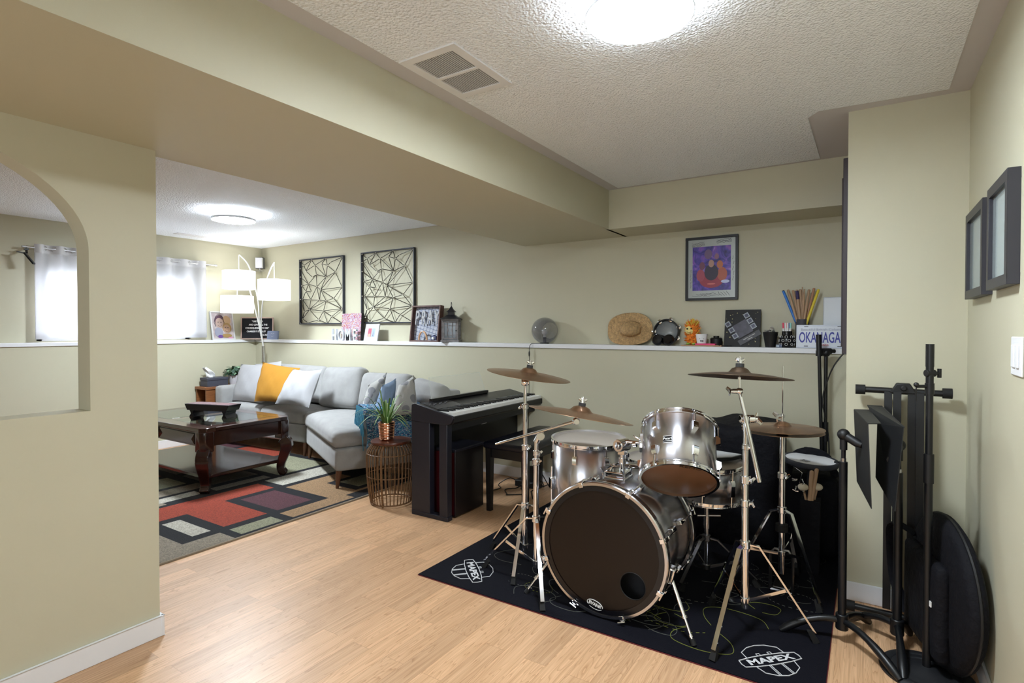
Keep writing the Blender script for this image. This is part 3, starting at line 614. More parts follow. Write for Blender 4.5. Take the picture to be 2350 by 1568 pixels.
# ------------------------------------------------------------------ arc floor lamp
lx, ly = -6.12, 3.98
lp = thing('arc_floor_lamp', 'chrome arc floor lamp with three white drum shades in the far corner', 'floor lamp', (lx, ly, 0))
part(B().cyl((0, 0, 0), (0, 0, .03), .10, n=32), 'base', CHROME, lp, loc=None)
part(B().cyl((0, 0, .03), (0, 0, 1.10), .020), 'pole', CHROME2, lp)
SHD = M('lit_white_shade', (.9, .9, .9), .8, em=((1, 1, 1), .5)); LW = M('white_lamp_rod', (.75, .75, .74), .3, .3)
Yl = 3.74
for (top, bot, sh, hh, rr, kn) in (((548, 584), (597, 790), (547.5, 643), .21, .175, [(575, 630), (590, 690)]), ((522, 640), (597, 790), (546, 699), .20, .175, [(560, 655), (585, 720)]), ((630, 603), (597, 790), (628, 666), .22, .165, [(612, 640), (600, 700)])):
    if sh[1] == 699: pts = [(lx, ly, 1.1)]+[tuple(Yp(u, v, y)) for u, v, y in ((594, 745, 3.95), (583, 700, 3.88), (572, 664, 3.82), (556, 640, 3.76), (544, 625, 3.72))]; end = Yp(544, 625, 3.72)
    elif sh[1] == 643: pts = [(lx, ly, 1.1)]+[tuple(Yp(u, v, y)) for u, v, y in ((596, 750, 3.95), (592, 690, 3.9), (581, 640, 3.84), (568, 605, 3.76), (549, 585, 3.7))]; end = Yp(548, 585, 3.7)
    else: pts = [(lx, ly, 1.1)]+[tuple(Yp(u, v, y)) for u, v, y in ((599, 750, 3.95), (602, 700, 3.88), (609, 655, 3.8), (620, 620, 3.72), (629, 603, 3.66))]; end = Yp(629, 603, 3.66)
    part(B().tube(spline(pts, 5), .0075, 8), 'arm', LW, lp, world=True)
    c = Yp(sh[0], sh[1], end.y); c = Vector((end.x, end.y, c.z)); s = part(B().lathe([(rr, -hh/2), (rr, hh/2)], 40, Matrix.Translation(c)), 'lamp_shade', SHD, lp, world=True, solid=.003)
    part(B().cyl(end, c+Vector((0, 0, .02)), .005), 'hanging_rod', LW, s)
    bl_ = bpy.data.lights.new('lamp_bulb', 'POINT'); bl_.energy = .8; bl_.shadow_soft_size = .04; bl_.color = (1, .97, .93); bo_ = bpy.data.objects.new('lamp_bulb', bl_); COL.objects.link(bo_); bo_.parent = lp; bo_.location = c+Vector((0, 0, .02))-WL[lp]
    part(B().lathe([(rr*.2, 0), (rr, .0)], 24, Matrix.Translation(c+Vector((0, 0, -hh/2+.01)))), 'shade_diffuser', SHD, s)
# small wall speaker in the corner
sk = thing('wall_speaker', 'small white speaker on a bracket high in the far corner', 'speaker', (-6.46, 4.16, 2.14))
fc = frm((0, 0, 0), (.8, .6, 0), (0, 0, 1))
part(B().cb((0, 0, 0), (.085, .13, .07), fc), 'enclosure', M('speaker_white', (.7, .7, .76), .5), sk, bev=.006); part(B().cb((0, 0, -.02), (.1, .145, .05), fc), 'back_shell', M('speaker_grey', (.12, .12, .12), .6), sk, bev=.006)
part(B().tube([(0, 0, -.07), (0, 0, -.10), (-.03, .03, -.11), (-.08, .08, -.11)], .008, 8).cb((0, 0, -.10), (.12, .05, .012)), 'bracket', CHROME2, sk)
# ------------------------------------------------------------------ window curtains
CUR = M('sheer_white_curtain', (.62, .62, .64), .9, bump=(400, .2, .001))
def sheer(m):
    t = m.node_tree; p = t.nodes['Principled BSDF']; o = t.nodes['Material Output']; tr = nd(t, 'ShaderNodeBsdfTranslucent'); tr.inputs[0].default_value = (.95, .96, 1, 1)
    mx = nd(t, 'ShaderNodeMixShader'); mx.inputs[0].default_value = .55; t.links.new(p.outputs[0], mx.inputs[1]); t.links.new(tr.outputs[0], mx.inputs[2]); t.links.new(mx.outputs[0], o.inputs['Surface'])
sheer(CUR)
XC = -6.475; rz = Xp(420, 602, XC).z
rod = thing('curtain_rod', 'thin nickel curtain rod above the basement window', 'curtain rod', (XC, 2.6, rz))
ra, rb = Xp(60, 575, XC).y, Xp(492, 604, XC).y
part(B().cyl((0, ra-2.6, 0), (0, rb-2.6, 0), .007), 'rod', BAND, rod)
for y in (ra, rb): part(B().cyl((0, y-2.6-.03*(1 if y < 2.6 else -1), 0), (0, y-2.6, 0), .011), 'finial', BAND, rod)
for y in (ra+.09, rb-.06): part(B().box((-.085, y-2.6-.006, -.01), (.006, y-2.6+.006, .006)), 'bracket', BAND, rod)
def curtain(y0, y1, label, gather):
    t = thing('window_curtain', label, 'curtain', (XC, (y0+y1)/2, rz), group='white curtain panels')
    nn = 9; zt, zb = rz+.035, ZL+.03
    def fn(u, v):
        y = y0+(y1-y0)*(u+gather*.0*sin(6*u)); ph = sin(u*nn*pi)
        bl = .004*sin(23*u+3*v)
        return Vector((XC+.022*ph*(1-.5*v)+bl, y, zt+(zb-zt)*v))
    part(B().grid(fn, 90, 12), 'fabric', CUR, t, world=True, solid=.0016, smooth=80)
    part(B().grid(lambda u, v: fn(u, .0+.09*v)+Vector((.0015, 0, 0)), 90, 1), 'header_tape', M('curtain_header', (.6, .6, .62), .8), t, world=True, smooth=80)
    for i in range(nn-1):
        u = (i+1)/nn; c = Vector((XC, y0+(y1-y0)*u, rz))
        part(B().tube([c+Vector((.010*sin(a), .023*cos(a)*.8, .023*sin(a)))for a in [2*pi*k/20 for k in range(20)]], .0028, 6, closed=True), 'grommet', BAND, t, world=True)
yl0 = Xp(80, 700, XC).y; yr1 = Xp(474, 700, XC).y
curtain(yl0, 2.60, 'sheer white curtain panel seen through the arched opening', 0); curtain(2.615, yr1, 'sheer white curtain panel right of the partition beside the arc lamp', 0)
wb = thing('angled_bracket', 'black angled metal bracket mounted at the left end of the curtain rod', 'bracket', Xp(62, 582, XC+.05))
q = Xp(62, 582, XC+.05)
def off(u, v, x): return Xp(u, v, x)-q
part(B().tube([off(60, 566, XU+.01), off(61, 580, XC+.05)], .012, 4).tube([off(55, 572, XC+.05), off(66, 572, XC+.05)], .01, 4), 'mounting_arm', BLACK, wb)
part(B().tube([off(38, 577, XC+.06), off(58, 582, XC+.06)], .013, 4, flat=(.4, 1.6)), 'flap', BLACK, wb); part(B().tube([off(56, 580, XC+.06), off(78, 606, XC+.10)], .018, 4, flat=(.5, 1.6)), 'flap', BLACK, wb)
# ------------------------------------------------------------------ metal wall art
BRZ = M('dark_bronze_rod', (.018, .015, .011), .35, .6); FRB = M('blue_black_frame', (.022, .026, .042), .4); NODE = M('pale_gold_node', (.75, .70, .58), .3, .4)
def zq(x, y): return 680+x/7.839, 560+y/7.839
ya = YU-.022
aTL, aTR, aBL = Yp(829.5, 580.5, ya), Yp(951.5, 567.5, ya), Yp(830, 742.5, ya)
aw = aTR.x-aTL.x; ah = (aTL.z+aTR.z)/2-aBL.z; ac = Vector((aTL.x+aw/2, ya, aBL.z+ah/2))
NN = dict(A=(1190, 185), B=(1435, 160), C=(1745, 125), D=(2105, 95), E=(1315, 270), F=(1190, 335), G=(1365, 385), H=(1540, 265), I=(1705, 235), J=(1835, 270), K=(1885, 200), L=(1530, 445), M=(1750, 490), N=(1955, 395), O=(1190, 500), P=(1410, 640), Q=(1245, 675), R=(1590, 690), S=(1680, 750), T=(2095, 690), U=(1365, 780), V=(1480, 795), W=(1230, 940), X=(1415, 945), Y=(1605, 950), Z=(1750, 965), a=(1965, 915), b=(1425, 1140), c=(1705, 1165), d=(2085, 1115), e=(1285, 1180), f=(1585, 1340), g=(1870, 1270), h=(1295, 1325), i=(1195, 1410), j=(1780, 1420), k=(2110, 1430), l=(1370, 1400), m=(1465, 500), n=(1190, 940))
EE = 'A-E E-B B-G E-G E-F B-H H-C C-I C-J I-J K-D J-K D-N J-N G-H H-L H-M I-M J-M G-m L-P L-M L-R M-N N-T N-S M-R M-S F-P O-P O-Q Q-P P-R P-U P-V Q-U U-V R-S S-T U-W U-X R-X R-Y S-Y S-Z S-a T-a Q-n W-X X-Y Y-Z Z-a n-e W-b X-b Y-b Z-b Z-c Z-d a-d b-e b-c b-f c-d c-f c-j c-g g-d g-j g-k e-h e-i h-b h-i h-l f-j f-l F-O L-m W-e'.split()
def wall_art(label):
    t = thing('metal_wall_art', label, 'wall art', ac, group='geometric metal wall art')
    w, h = aw/2, ah/2; f = .012
    part(B().box((-w, -.012, h-f), (w, .018, h)).box((-w, -.012, -h), (w, .018, -h+f)).box((-w, -.012, -h), (-w+f, .018, h)).box((w-f, -.012, -h), (w, .018, h)), 'frame', FRB, t, bev=.001)
    P = {}; rnd = random.Random(4)
    for k, q in NN.items():
        p = Yp(*zq(*q), ya)-ac; edge = k in 'ABCDFOTdijkn'; P[k] = Vector((max(-w+.006, min(w-.006, p.x)), -.004 if edge else rnd.uniform(-.045, .004), max(-h+.006, min(h-.006, p.z))))
    b = B().mat(BRZ)
    for e in EE:
        p, q = P[e[0]], P[e[2]]; b.cyl(p, q, .0036, n=6)
    b.mat(NODE)
    for k in P: b.ball(P[k], .0072, 5)
    part(b, 'rod_lattice', None, t)
    return t
wa = wall_art('geometric metal rod wall art, right of the pair, beside the boxed frame')
c1 = (Yp(687.7, 596, ya)+Yp(790, 744, ya))/2
w2 = dup(wa, loc=(c1.x, ya, (Yp(688, 745.6, ya).z+Yp(687.7, 596, ya).z)/2)); w2['label'] = 'geometric metal rod wall art, left of the pair, nearest the corner'
# ------------------------------------------------------------------ things along the ledge
def stand(name, label, cat, pa, pb, h, lean, group=None):   # upright panel standing on the ledge from pa to pb, leaning back; local x right, y up, z to the viewer
    a = Vector((pa[0], pa[1], ZL+.001)); c = Vector((pb[0], pb[1], ZL+.001)); dx = (c-a).normalized(); n = Vector((dx.y, -dx.x, 0)); up = (Vector((0, 0, 1))*cos(lean)-n*sin(lean))
    t = thing(name, label, cat, (a+c)/2, group=group); m = frm((0, 0, 0), dx, up); t.rotation_euler = m.to_euler(); return t, (c-a).length, h
def picframe(t, w, h, f, d, fm, im, fname='frame', iname='picture'):
    b = B().box((-w/2, 0, -d), (w/2, f, 0)).box((-w/2, h-f, -d), (w/2, h, 0)).box((-w/2, f, -d), (-w/2+f, h-f, 0)).box((w/2-f, f, -d), (w/2, h-f, 0))
    part(b, fname, fm, t, bev=.001); return part(B().box((-w/2+f*.7, f*.7, -d), (w/2-f*.7, h-f*.7, -d*.55)), iname, im, t)
def blob(pts, m, parent, z, name='printed_shape'): return part(B().prism(pts, z, z+.0008), name, m, parent)
def ell(cx, cy, rx, ry, n=20, rot=0): return [(cx+rx*cos(2*pi*k/n)*cos(rot)-ry*sin(2*pi*k/n)*sin(rot), cy+rx*cos(2*pi*k/n)*sin(rot)+ry*sin(2*pi*k/n)*cos(rot)) for k in range(n)]
INK = lambda n, c, r=.6: M('ink_'+n, c, r)
Wf = M('white_frame', (.55, .55, .56), .5)
t, w, h = stand('caricature_frame', 'white framed pen-and-colour drawing of two smiling faces on the window ledge', 'picture frame', Xp(489, 776, -6.475), Xp(541, 776, -6.475), .345, .20)
pc = picframe(t, w, h, .014, .015, Wf, M('drawing_paper', (.42, .36, .37), .8, var=(18, .25)))
z = -.0075
for p_, c in ((ell(-.03, .225, .062, .075), 'mauve'), (ell(.055, .235, .05, .06), 'tan'), (ell(-.035, .205, .048, .062), 'skin'), (ell(.05, .145, .055, .062), 'gold'), (ell(.045, .135, .042, .05), 'skin2'), (ell(-.055, .09, .05, .06), 'slate'), (ell(.04, .05, .06, .025), 'gold'), (ell(-.04, .04, .03, .02), 'plum'), (ell(.08, .02, .03, .012), 'pink')):
    z += .0004; blob(p_, INK(c, dict(mauve=(.09, .04, .07), tan=(.42, .27, .15), skin=(.42, .30, .26), gold=(.32, .20, .07), skin2=(.40, .25, .17), slate=(.25, .26, .34), plum=(.12, .05, .25), pink=(.6, .25, .4))[c]), t, z)
for (x, y) in ((-.053, .215), (-.017, .213), (.03, .15), (.06, .148)): z = -.002; blob(ell(x, y, .008, .004, 10), INK('black', (.03, .02, .03)), t, z, 'eye')
part(B().tube(spline([(-.06, .175, 0), (-.035, .163, 0), (-.01, .178, 0)], 4), .0015, 4).tube(spline([(.02, .11, 0), (.045, .098, 0), (.07, .112, 0)], 4), .0015, 4).tube(spline([(-.085, .16, 0), (-.1, .22, 0), (-.06, .30, 0), (0, .29, 0), (.02, .2, 0)], 5), .0025, 4), 'ink_lines', INK('black', (.03, .02, .03)), t)
t, w, h = stand('letter_board', 'black felt letter board with white quote letters in a wooden frame', 'letter board', Xp(552, 774, -6.455), Yp(627, 774, 4.17), .275, .10)
picframe(t, w, h, .013, .018, M('oak_frame', (.36, .25, .2), .6), M('felt_board', (.005, .005, .008), .9, wave=('BANDS', 60, .5, 'Y')), iname='felt_panel')
for i, (s, x, al) in enumerate((('"OBEY GOD', 0, 'CENTER'), ('AND LEAVE ALL THE', .01, 'CENTER'), ('CONSEQUENSES TO HIM."', 0, 'CENTER'), ('CHARLES F. STANLEY', -.01, 'CENTER'), ('1932-2023', .13, 'RIGHT'))):
    text(s, .0285, PAPER, Matrix.Translation((x, h-.052-.042*i, -.006)), t, align=al, bold=.0006, sx=.80)
t, w, h = stand('desk_plaque', 'small slate blue plaque with script lettering in front of the letter board', 'plaque', Yp(612, 776, 4.115), Yp(636, 776, 4.125), .105, .12)
part(B().box((-w/2, 0, -.02), (w/2, h, 0)), 'block', M('slate_blue', (.20, .24, .36), .6), t, bev=.001); part(B().tube(spline([(-.03, .068, 0), (-.015, .075, 0), (0, .066, 0), (.02, .074, 0), (.03, .068, 0)], 5), .0016, 4).tube(spline([(-.025, .04, 0), (0, .036, 0), (.025, .042, 0)], 5), .0013, 4), 'script_lettering', M('plaque_ink', (.6, .6, .66), .6), t)
# HOME
pa, pb = Yp(760, 779, 4.115), Yp(822, 780, 4.115)
t, w, h = stand('home_letters', 'white standing block letters spelling HOME', 'sign', pa, pb, .13, 0); lw = M('letter_white', (.50, .54, .57), .5)
for i, ch in enumerate('HOME'):
    me = text_mesh(ch, .152, ext=.012, bold=.0025); 
    ys_ = [v.co.y for v in me.vertices]; me.transform(Matrix.Translation((-w/2+w*(.14, .385, .645, .89)[i], -min(ys_), 0))@Matrix.Diagonal((.84 if ch != 'M' else .78, 1.32, 1, 1))); me.materials.clear(); me.materials.append(lw); part(me, 'letter', None, t)
def confetti():
    mt = M('confetti_paint', (.6, .4, .5), .7); T = mt.node_tree; p = T.nodes['Principled BSDF']; tc = nd(T, 'ShaderNodeTexCoord'); v = nd(T, 'ShaderNodeTexVoronoi'); v.inputs['Scale'].default_value = 150; T.links.new(tc.outputs['Object'], v.inputs['Vector'])
    s = nd(T, 'ShaderNodeSeparateColor'); T.links.new(v.outputs['Color'], s.inputs[0]); r = nd(T, 'ShaderNodeValToRGB'); c = r.color_ramp; c.interpolation = 'CONSTANT'
    c.elements[0].color = (.48, .44, .48, 1); c.elements[1].position = .42; c.elements[1].color = (.28, .06, .18, 1)
    for q, k in ((.6, (.45, .2, .14)), (.72, (.3, .3, .48)), (.82, (.4, .06, .08)), (.93, (.52, .33, .1))): e = c.elements.new(q); e.color = (*k, 1)
    T.links.new(s.outputs[0], r.inputs[0]); T.links.new(r.outputs[0], p.inputs['Base Color']); return mt
t, w, h = stand('confetti_canvas', 'small canvas of multicoloured paint dabs behind the HOME letters', 'canvas', Yp(783, 779, 4.20), Yp(827, 780, 4.16), .30, .06)
part(B().box((-w/2, 0, -.035), (w/2, h, 0)), 'canvas_sides', M('canvas_black', (.02, .02, .02), .7), t); part(B().box((-w/2, 0, 0), (w/2, h, .002)), 'painted_face', confetti(), t)
t, w, h = stand('photo_block', 'white upright photo block with two small pictures', 'photo frame', Yp(834, 780, 4.12), Yp(865, 781, 4.12), .185, .22)
part(B().box((-w/2, 0, -.012), (w/2, h, 0)), 'block', M('photo_white', (.5, .51, .55), .5), t, bev=.001)
blob([(-.052, .045), (-.002, .045), (-.002, .135), (-.052, .135)], INK('rose', (.42, .10, .14)), t, 0, 'photo'); blob([(.004, .045), (.05, .045), (.05, .135), (.004, .135)], INK('sky', (.33, .42, .62)), t, 0, 'photo')
blob([(-.05, .046), (-.004, .046), (-.01, .08), (-.04, .078)], INK('sand', (.55, .36, .28)), t, .001); blob([(.02, .05), (.034, .05), (.028, .115)], INK('tower', (.22, .22, .30)), t, .001)
part(B().box((-.02, .0, -.075), (.02, .1, -.012)), 'easel_back', M('easel_grey', (.3, .3, .3), .6), t)
# PRAY shadow box
t, w, h = stand('pray_shadow_box', 'wood shadow box with string art letters spelling PRAY', 'sign', Yp(939, 782, 4.115), Yp(1004, 783, 4.115), .365, .13)
FW_ = M('rustic_brown_wood', (.10, .045, .035), .6, var=(20, .3)); f = .014; d = .055
part(B().box((-w/2, 0, -d), (w/2, f, 0)).box((-w/2, h-f, -d), (w/2, h, 0)).box((-w/2, f, -d), (-w/2+f, h-f, 0)).box((w/2-f, f, -d), (w/2, h-f, 0)), 'box_frame', FW_, t, bev=.001)
def plaid():
    mt = M('pale_plaid_fabric', (.7, .72, .78), .9); T = mt.node_tree; p = T.nodes['Principled BSDF']; tc = nd(T, 'ShaderNodeTexCoord'); b1 = nd(T, 'ShaderNodeTexBrick'); b1.offset = 0; b1.inputs['Scale'].default_value = 1; b1.inputs['Brick Width'].default_value = .042; b1.inputs['Row Height'].default_value = .036; b1.inputs['Mortar Size'].default_value = .003
    b1.inputs['Color1'].default_value = (.50, .52, .58, 1); b1.inputs['Color2'].default_value = (.42, .45, .54, 1); b1.inputs['Mortar'].default_value = (.16, .19, .28, 1); mp = nd(T, 'ShaderNodeMapping'); mp.inputs['Rotation'].default_value = (0, 0, .25); T.links.new(tc.outputs['Object'], mp.inputs[0]); T.links.new(mp.outputs[0], b1.inputs['Vector']); T.links.new(b1.outputs[0], p.inputs['Base Color']); return mt
part(B().box((-w/2+f, f, -d), (w/2-f, h-f, -d+.006)), 'backing', plaid(), t)
for i, ch in enumerate('PRAY'): text(ch, .175, M('letter_grey', (.40, .40, .41), .6), Matrix.Translation((-w*.345+w*.23*i, h*.655, -.028))@Matrix.Diagonal((.62, 1.12, 1, 1)), t, 'letter', ext=.004, bold=.003)
b = B()
for i in range(7): b.cyl((-w/2+f, .05+i*.035, -.02), (w/2-f, .0+i*.03+.02, -.02), .0008, n=4)
part(b, 'twine', M('navy_twine', (.05, .06, .12), .9), t)
rb_ = thing('wooden_rainbow', 'small wooden arch toy standing inside the PRAY box', 'toy', (0, 0, 0)); rb_.parent = None
rp = Yp(972, 781, 4.135); rb_.location = (rp.x, 4.125, ZL+.017); WL[rb_] = Vector(rb_.location)
part(B().tube([(.052*cos(a), 0, .085*sin(a)) for a in [pi*k/16 for k in range(17)]], .009, 8), 'arch', M('natural_birch', (.62, .36, .2), .5), rb_); part(B().ball((0, -.004, .085), .010, 6), 'cloud', PAPER, rb_)
tp = Yp(1000, 780, 4.125); ty = thing('toy_camera', 'tiny navy and white toy at the lower right inside the PRAY box', 'toy', (tp.x-.018, 4.122, ZL+.017))
part(B().box((-.03, -.012, 0), (.03, .012, .042)).box((-.012, -.01, .042), (.012, .01, .052)), 'body', M('toy_navy', (.06, .07, .16), .5), ty, bev=.003); part(B().lathe([(.001, .014), (.012, .014), (.014, 0)], 16, Matrix.Translation((0, -.012, .021))@Matrix.Rotation(pi/2, 4, 'X')), 'lens', PAPER, ty)
# lantern
lc = Yp(1036, 783, 4.165); ln = thing('lantern', 'weathered grey wood lantern with black metal roof on the ledge', 'lantern', (lc.x, 4.165, ZL+.001), rz=radians(28)); LG = M('weathered_grey_wood', (.25, .24, .25), .7, var=(30, .3)); s = .080
b = B().box((-s-.008, -s-.008, 0), (s+.008, s+.008, .02)).box((-s-.004, -s-.004, .205), (s+.004, s+.004, .22))
for x in (-s, s-.012):
    for y in (-s, s-.012): b.box((x, y, .02), (x+.012, y+.012, .205))
part(b, 'frame', LG, ln, bev=.001)
for k in range(4):
    mm = Matrix.Rotation(k*pi/2, 4, 'Z'); b = B()
    for (x0, z0, x1, z1) in ((-.068, .028, -.054, .198), (.054, .028, .068, .198), (-.068, .028, .068, .042), (-.068, .184, .068, .198), (-.028, .042, -.02, .184), (.02, .042, .028, .184), (-.054, .066, .054, .072), (-.054, .154, .054, .16), (-.02, .1, -.014, .13), (.014, .1, .02, .13)): b.box((x0, -s+.001, z0), (x1, -s+.006, z1), mm)
    part(b, 'lattice_door', LG, ln, smooth=0); 
part(B().box((-s+.008, -s+.008, .02), (s-.008, s-.008, .2)), 'glass_pane', M('lantern_glass', (.35, .42, .5), .1, alpha=.5), ln)
BM = M('aged_black_metal', (.008, .008, .012), .45)
part(B().tube([(0, 0, .22), (0, 0, .24), (0, 0, .262)], [.145, .09, .05], 4).box((-.03, -.03, .26), (.03, .03, .29)).tube([(0, 0, .29), (0, 0, .31), (0, 0, .345)], [.062, .032, .006], 4), 'roof', BM, ln, smooth=20)
part(B().tube([(.0, .022*cos(a), .36+.024*sin(a)) for a in [2*pi*k/16 for k in range(16)]], .0028, 6, closed=True), 'ring_handle', BM, ln); part(B().ball((.06, -.084, .11), .006, 5), 'latch', BM, ln)
# smoked globe lamp with its cord
gc = Yp(1250, 757, 4.17); gl = thing('globe_table_lamp', 'smoked glass globe lamp with a clear bulb on the ledge', 'lamp', (gc.x, 4.17, ZL+.001)); R = .116
SMK = M('smoked_glass', (.13, .13, .16), .03, trans=.0, alpha=.5, coat=1)
part(B().lathe([(.038, .006)]+[(R*sin(a), R*.97-R*cos(a)*.98) for a in [radians(24)+(pi-radians(24))*k/24 for k in range(24)]]+[(.001, R*1.95)], 40), 'glass_globe', SMK, gl)
part(B().lathe([(.001, .008), (.040, .008), (.040, 0), (.001, 0)], 28), 'base', BPLAST, gl); part(B().lathe([(.001, .008), (.014, .008), (.014, .055), (.001, .055)], 20), 'socket', BPLAST, gl)
part(B().ball((0, 0, .098), .026, 10).cyl((0, 0, .055), (0, 0, .08), .012), 'bulb', M('frosted_bulb', (.8, .8, .8), .3), gl)
q0 = Yp(1238, 786, 4.12); q1 = Yp(1222, 789, 4.08); 
cb_ = thing('lamp_cord', 'dark lamp cord with inline switch hanging over the ledge edge', 'cord', (q1.x, 4.08, ZL))
part(B().tube(spline([(gc.x-.03, 4.15, ZL+.004), (gc.x-.055, 4.11, ZL+.004), tuple(Yp(1219, 790, 4.078)), tuple(Yp(1214.5, 800, 4.076)), tuple(Yp(1215, 830, 4.078)), tuple(Yp(1214, 900, 4.085)), tuple(Yp(1212, 1000, 4.09))], 6), .0022, 6), 'cable', BPLAST, cb_, world=True); c = Yp(1214.5, 812, 4.076); part(B().ball(c, .008, 8, (.8, .8, 3.2)), 'inline_switch', BPLAST, cb_, world=True)
# straw hat
hc = Yp(1437, 788, 4.12); ht = thing('straw_hat', 'wide brim woven straw sun hat leaning on the ledge', 'hat', (hc.x, 4.12, ZL+.001))
STRAW = M('woven_straw', (.47, .30, .14), .7, var=(70, .35, (1, 1, 1)), wave=('BANDS', 55, .8, 'DIAGONAL'))
def hat(u, v):
    a = 2*pi*u; 
    rx, rz = .186, .128
    ca, sa = cos(a), sin(a); sx = math.copysign(abs(ca)**.9, ca); sz = math.copysign(abs(sa)**(.9 if sa > 0 else .55), sa)
    k = v
    if k < .42: # crown
        q = k/.42; r = q**.8; rr = .5*r; ht_ = .085*(1-q**2.4)
    else: q = (k-.42)/.58; rr = .40+.60*q; ht_ = .018*q*q*sin(3*a)-.0*q
    x = rx*rr*sx; zz = rz+rz*rr*sz+(.0 if rr > .41 else -.012*(1-rr))
    y = .085-.05*(1-zz/.256)-ht_-.03*max(0, q if k > .42 else 0)*max(0, -sa)
    return Vector((x+(.01 if k < .42 else 0), y+.02, max(zz, .002)))
part(B().grid(hat, 56, 26), 'hat_body', STRAW, ht, solid=.003, smooth=80)
# tambourine, headphones
tc_ = Yp(1530, 790, 4.19); tm_ = thing('tambourine', 'black tambourine with chrome jingles leaning against the wall', 'tambourine', (tc_.x, 4.185, ZL+.002)); R = .096
tl = Matrix.Translation((0, 0, R+.006))@Matrix.Rotation(radians(78), 4, 'X')
part(B().lathe([(R-.006, -.024), (R, -.024), (R, .024), (R-.006, .024), (R-.006, -.024)], 48, tl), 'rim', BPLAST, tm_); part(B().disc(R-.006, -.015, 40, tl), 'drumhead', M('clear_grey_head', (.28, .29, .29), .35), tm_, solid=.0006)
for k in range(7):
    a = 2*pi*(k+.45)/7; mm = tl@Matrix.Translation((R*1.02*cos(a), R*1.02*sin(a), 0))
    part(B().lathe([(.002, .003), (.008, .006), (.018, .002), (.018, .0005), (.002, .001)], 16, mm).lathe([(.002, -.003), (.008, -.006), (.018, -.002), (.018, -.0005), (.002, -.001)], 16, mm), 'jingle', CHROME, tm_)
hp_ = Yp(1525, 789, 4.12); hd = thing('headphones', 'black padded headphones lying in front of the tambourine', 'headphones', (hp_.x, 4.12, ZL+.001)); GL = M('gloss_black', (.004, .004, .006), .2)
for x, rz in ((-.045, 20), (.028, -25)):
    m_ = Matrix.Translation((x*1.15, -.005, .044))@Matrix.Rotation(radians(rz), 4, 'Y')@Matrix.Rotation(radians(70), 4, 'X')
    part(B().lathe([(.001, -.022), (.034, -.026), (.042, -.014), (.043, .006), (.034, .020), (.001, .022)], 28, m_), 'ear_cup', GL, hd)
part(B().tube(spline([(-.045, .02, .06), (-.05, .05, .075), (0, .075, .06), (.045, .05, .06), (.03, .02, .05)], 6), .006, 8), 'headband', BPLAST, hd)
# wooden tray with plush, cup, notebook
pt = Yp(1607, 789, 4.13); board = solo(B().box((pt.x-.13, 4.095, ZL+.0005), (pt.x+.155, 4.20, ZL+.009)), 'wooden_board', M('light_birch', (.45, .26, .15), .5), 'thin wooden board under the plush toy and the cup', 'board', bev=.002)
ps_ = Yp(1588, 787, 4.15); ph = thing('plush_toy', 'fluffy orange and yellow plush toy sitting on the wooden board', 'plush toy', (ps_.x, 4.155, ZL+.0095)); OR = M('orange_fur', (.72, .20, .02), .95, var=(60, .4)); YE = M('yellow_fur', (.75, .55, .08), .95)
part(B().ball((0, 0, .045), .042, 10, (1, .8, 1.1)).ball((0, 0, .115), .045, 10, (1, .9, 1)), 'body', OR, ph)
b = B(); rnd = random.Random(2)
for i in range(420):
    az = rnd.uniform(0, 2*pi); el = rnd.uniform(-.9, 1.5); hd2 = i % 3 > 0; c = Vector((0, 0, .115 if hd2 else .045)); d = Vector((cos(az)*cos(el), sin(az)*cos(el)*.85, sin(el)))
    if hd2 and d.y < -.45 and d.z < .55: continue
    p0 = c+d*.038; L = rnd.uniform(.018, .036)*(1.2 if el > .5 else .7); b.mat(YE if (el > .7 and rnd.random() < .6) or rnd.random() < .12 else OR); b.tube([p0, p0+d*L*.6+Vector((rnd.uniform(-.006, .006), 0, 0)), p0+d*L+Vector((rnd.uniform(-.01, .01), 0, .004))], [.0035, .003, .0008], 4)
part(b, 'fur', None, ph, smooth=80)
part(B().ball((-.012, -.028, .108), .032, 10, (1, .5, .95)), 'face', M('yellow_felt', (.78, .66, .25), .9), ph, label='pale yellow face'); part(B().ball((-.024, -.046, .118), .0065, 6), 'eye', GL, ph); part(B().ball((.004, -.045, .120), .0065, 6), 'eye', GL, ph)
part(B().tube(spline([(-.026, -.045, .096), (-.012, -.047, .089), (.006, -.044, .097)], 4), .0012, 4), 'mouth', GL, ph)
for x in (-.022, .02): part(B().ball((x, -.03, .008), .014, 8, (1, 1.2, .6)), 'foot', M('green_felt', (.30, .45, .08), .9), ph)
solo(B().box((pt.x-.03, 4.10, ZL+.0095), (pt.x+.11, 4.175, ZL+.021)), 'notebook', M('pink_cover', (.75, .06, .20), .5), 'hot pink notebook lying under the white cup', 'notebook', bev=.002)
cp = Yp(1610, 780, 4.135); cu = thing('ceramic_cup', 'small white cup with a moustache face on the pink notebook', 'cup', (cp.x, 4.135, ZL+.0215)); part(B().lathe([(.001, 0), (.032, 0), (.043, .068), (.040, .068), (.030, .006), (.001, .006)], 32), 'cup_body', M('white_ceramic', (.8, .8, .82), .25), cu)
part(B().ball((.004, -.0365, .018), .006, 6, (1.1, .35, .7)).ball((.016, -.036, .018), .006, 6, (1.1, .35, .7)), 'moustache', GL, cu, smooth=80); part(B().ball((-.004, -.0385, .034), .002, 5).ball((.024, -.036, .034), .002, 5), 'eyes', GL, cu)
kp = Yp(1638, 788, 4.16); cm = thing('black_canister', 'matte black stepped canister beside the white cup', 'canister', (kp.x+.012, 4.185, ZL+.001)); part(B().lathe([(.001, 0), (.04, 0), (.042, .055), (.034, .062), (.001, .062)], 28), 'body', BPLAST, cm); part(B().lathe([(.02, .062), (.02, .074), (.001, .074)], 20), 'cap', BPLAST, cm)
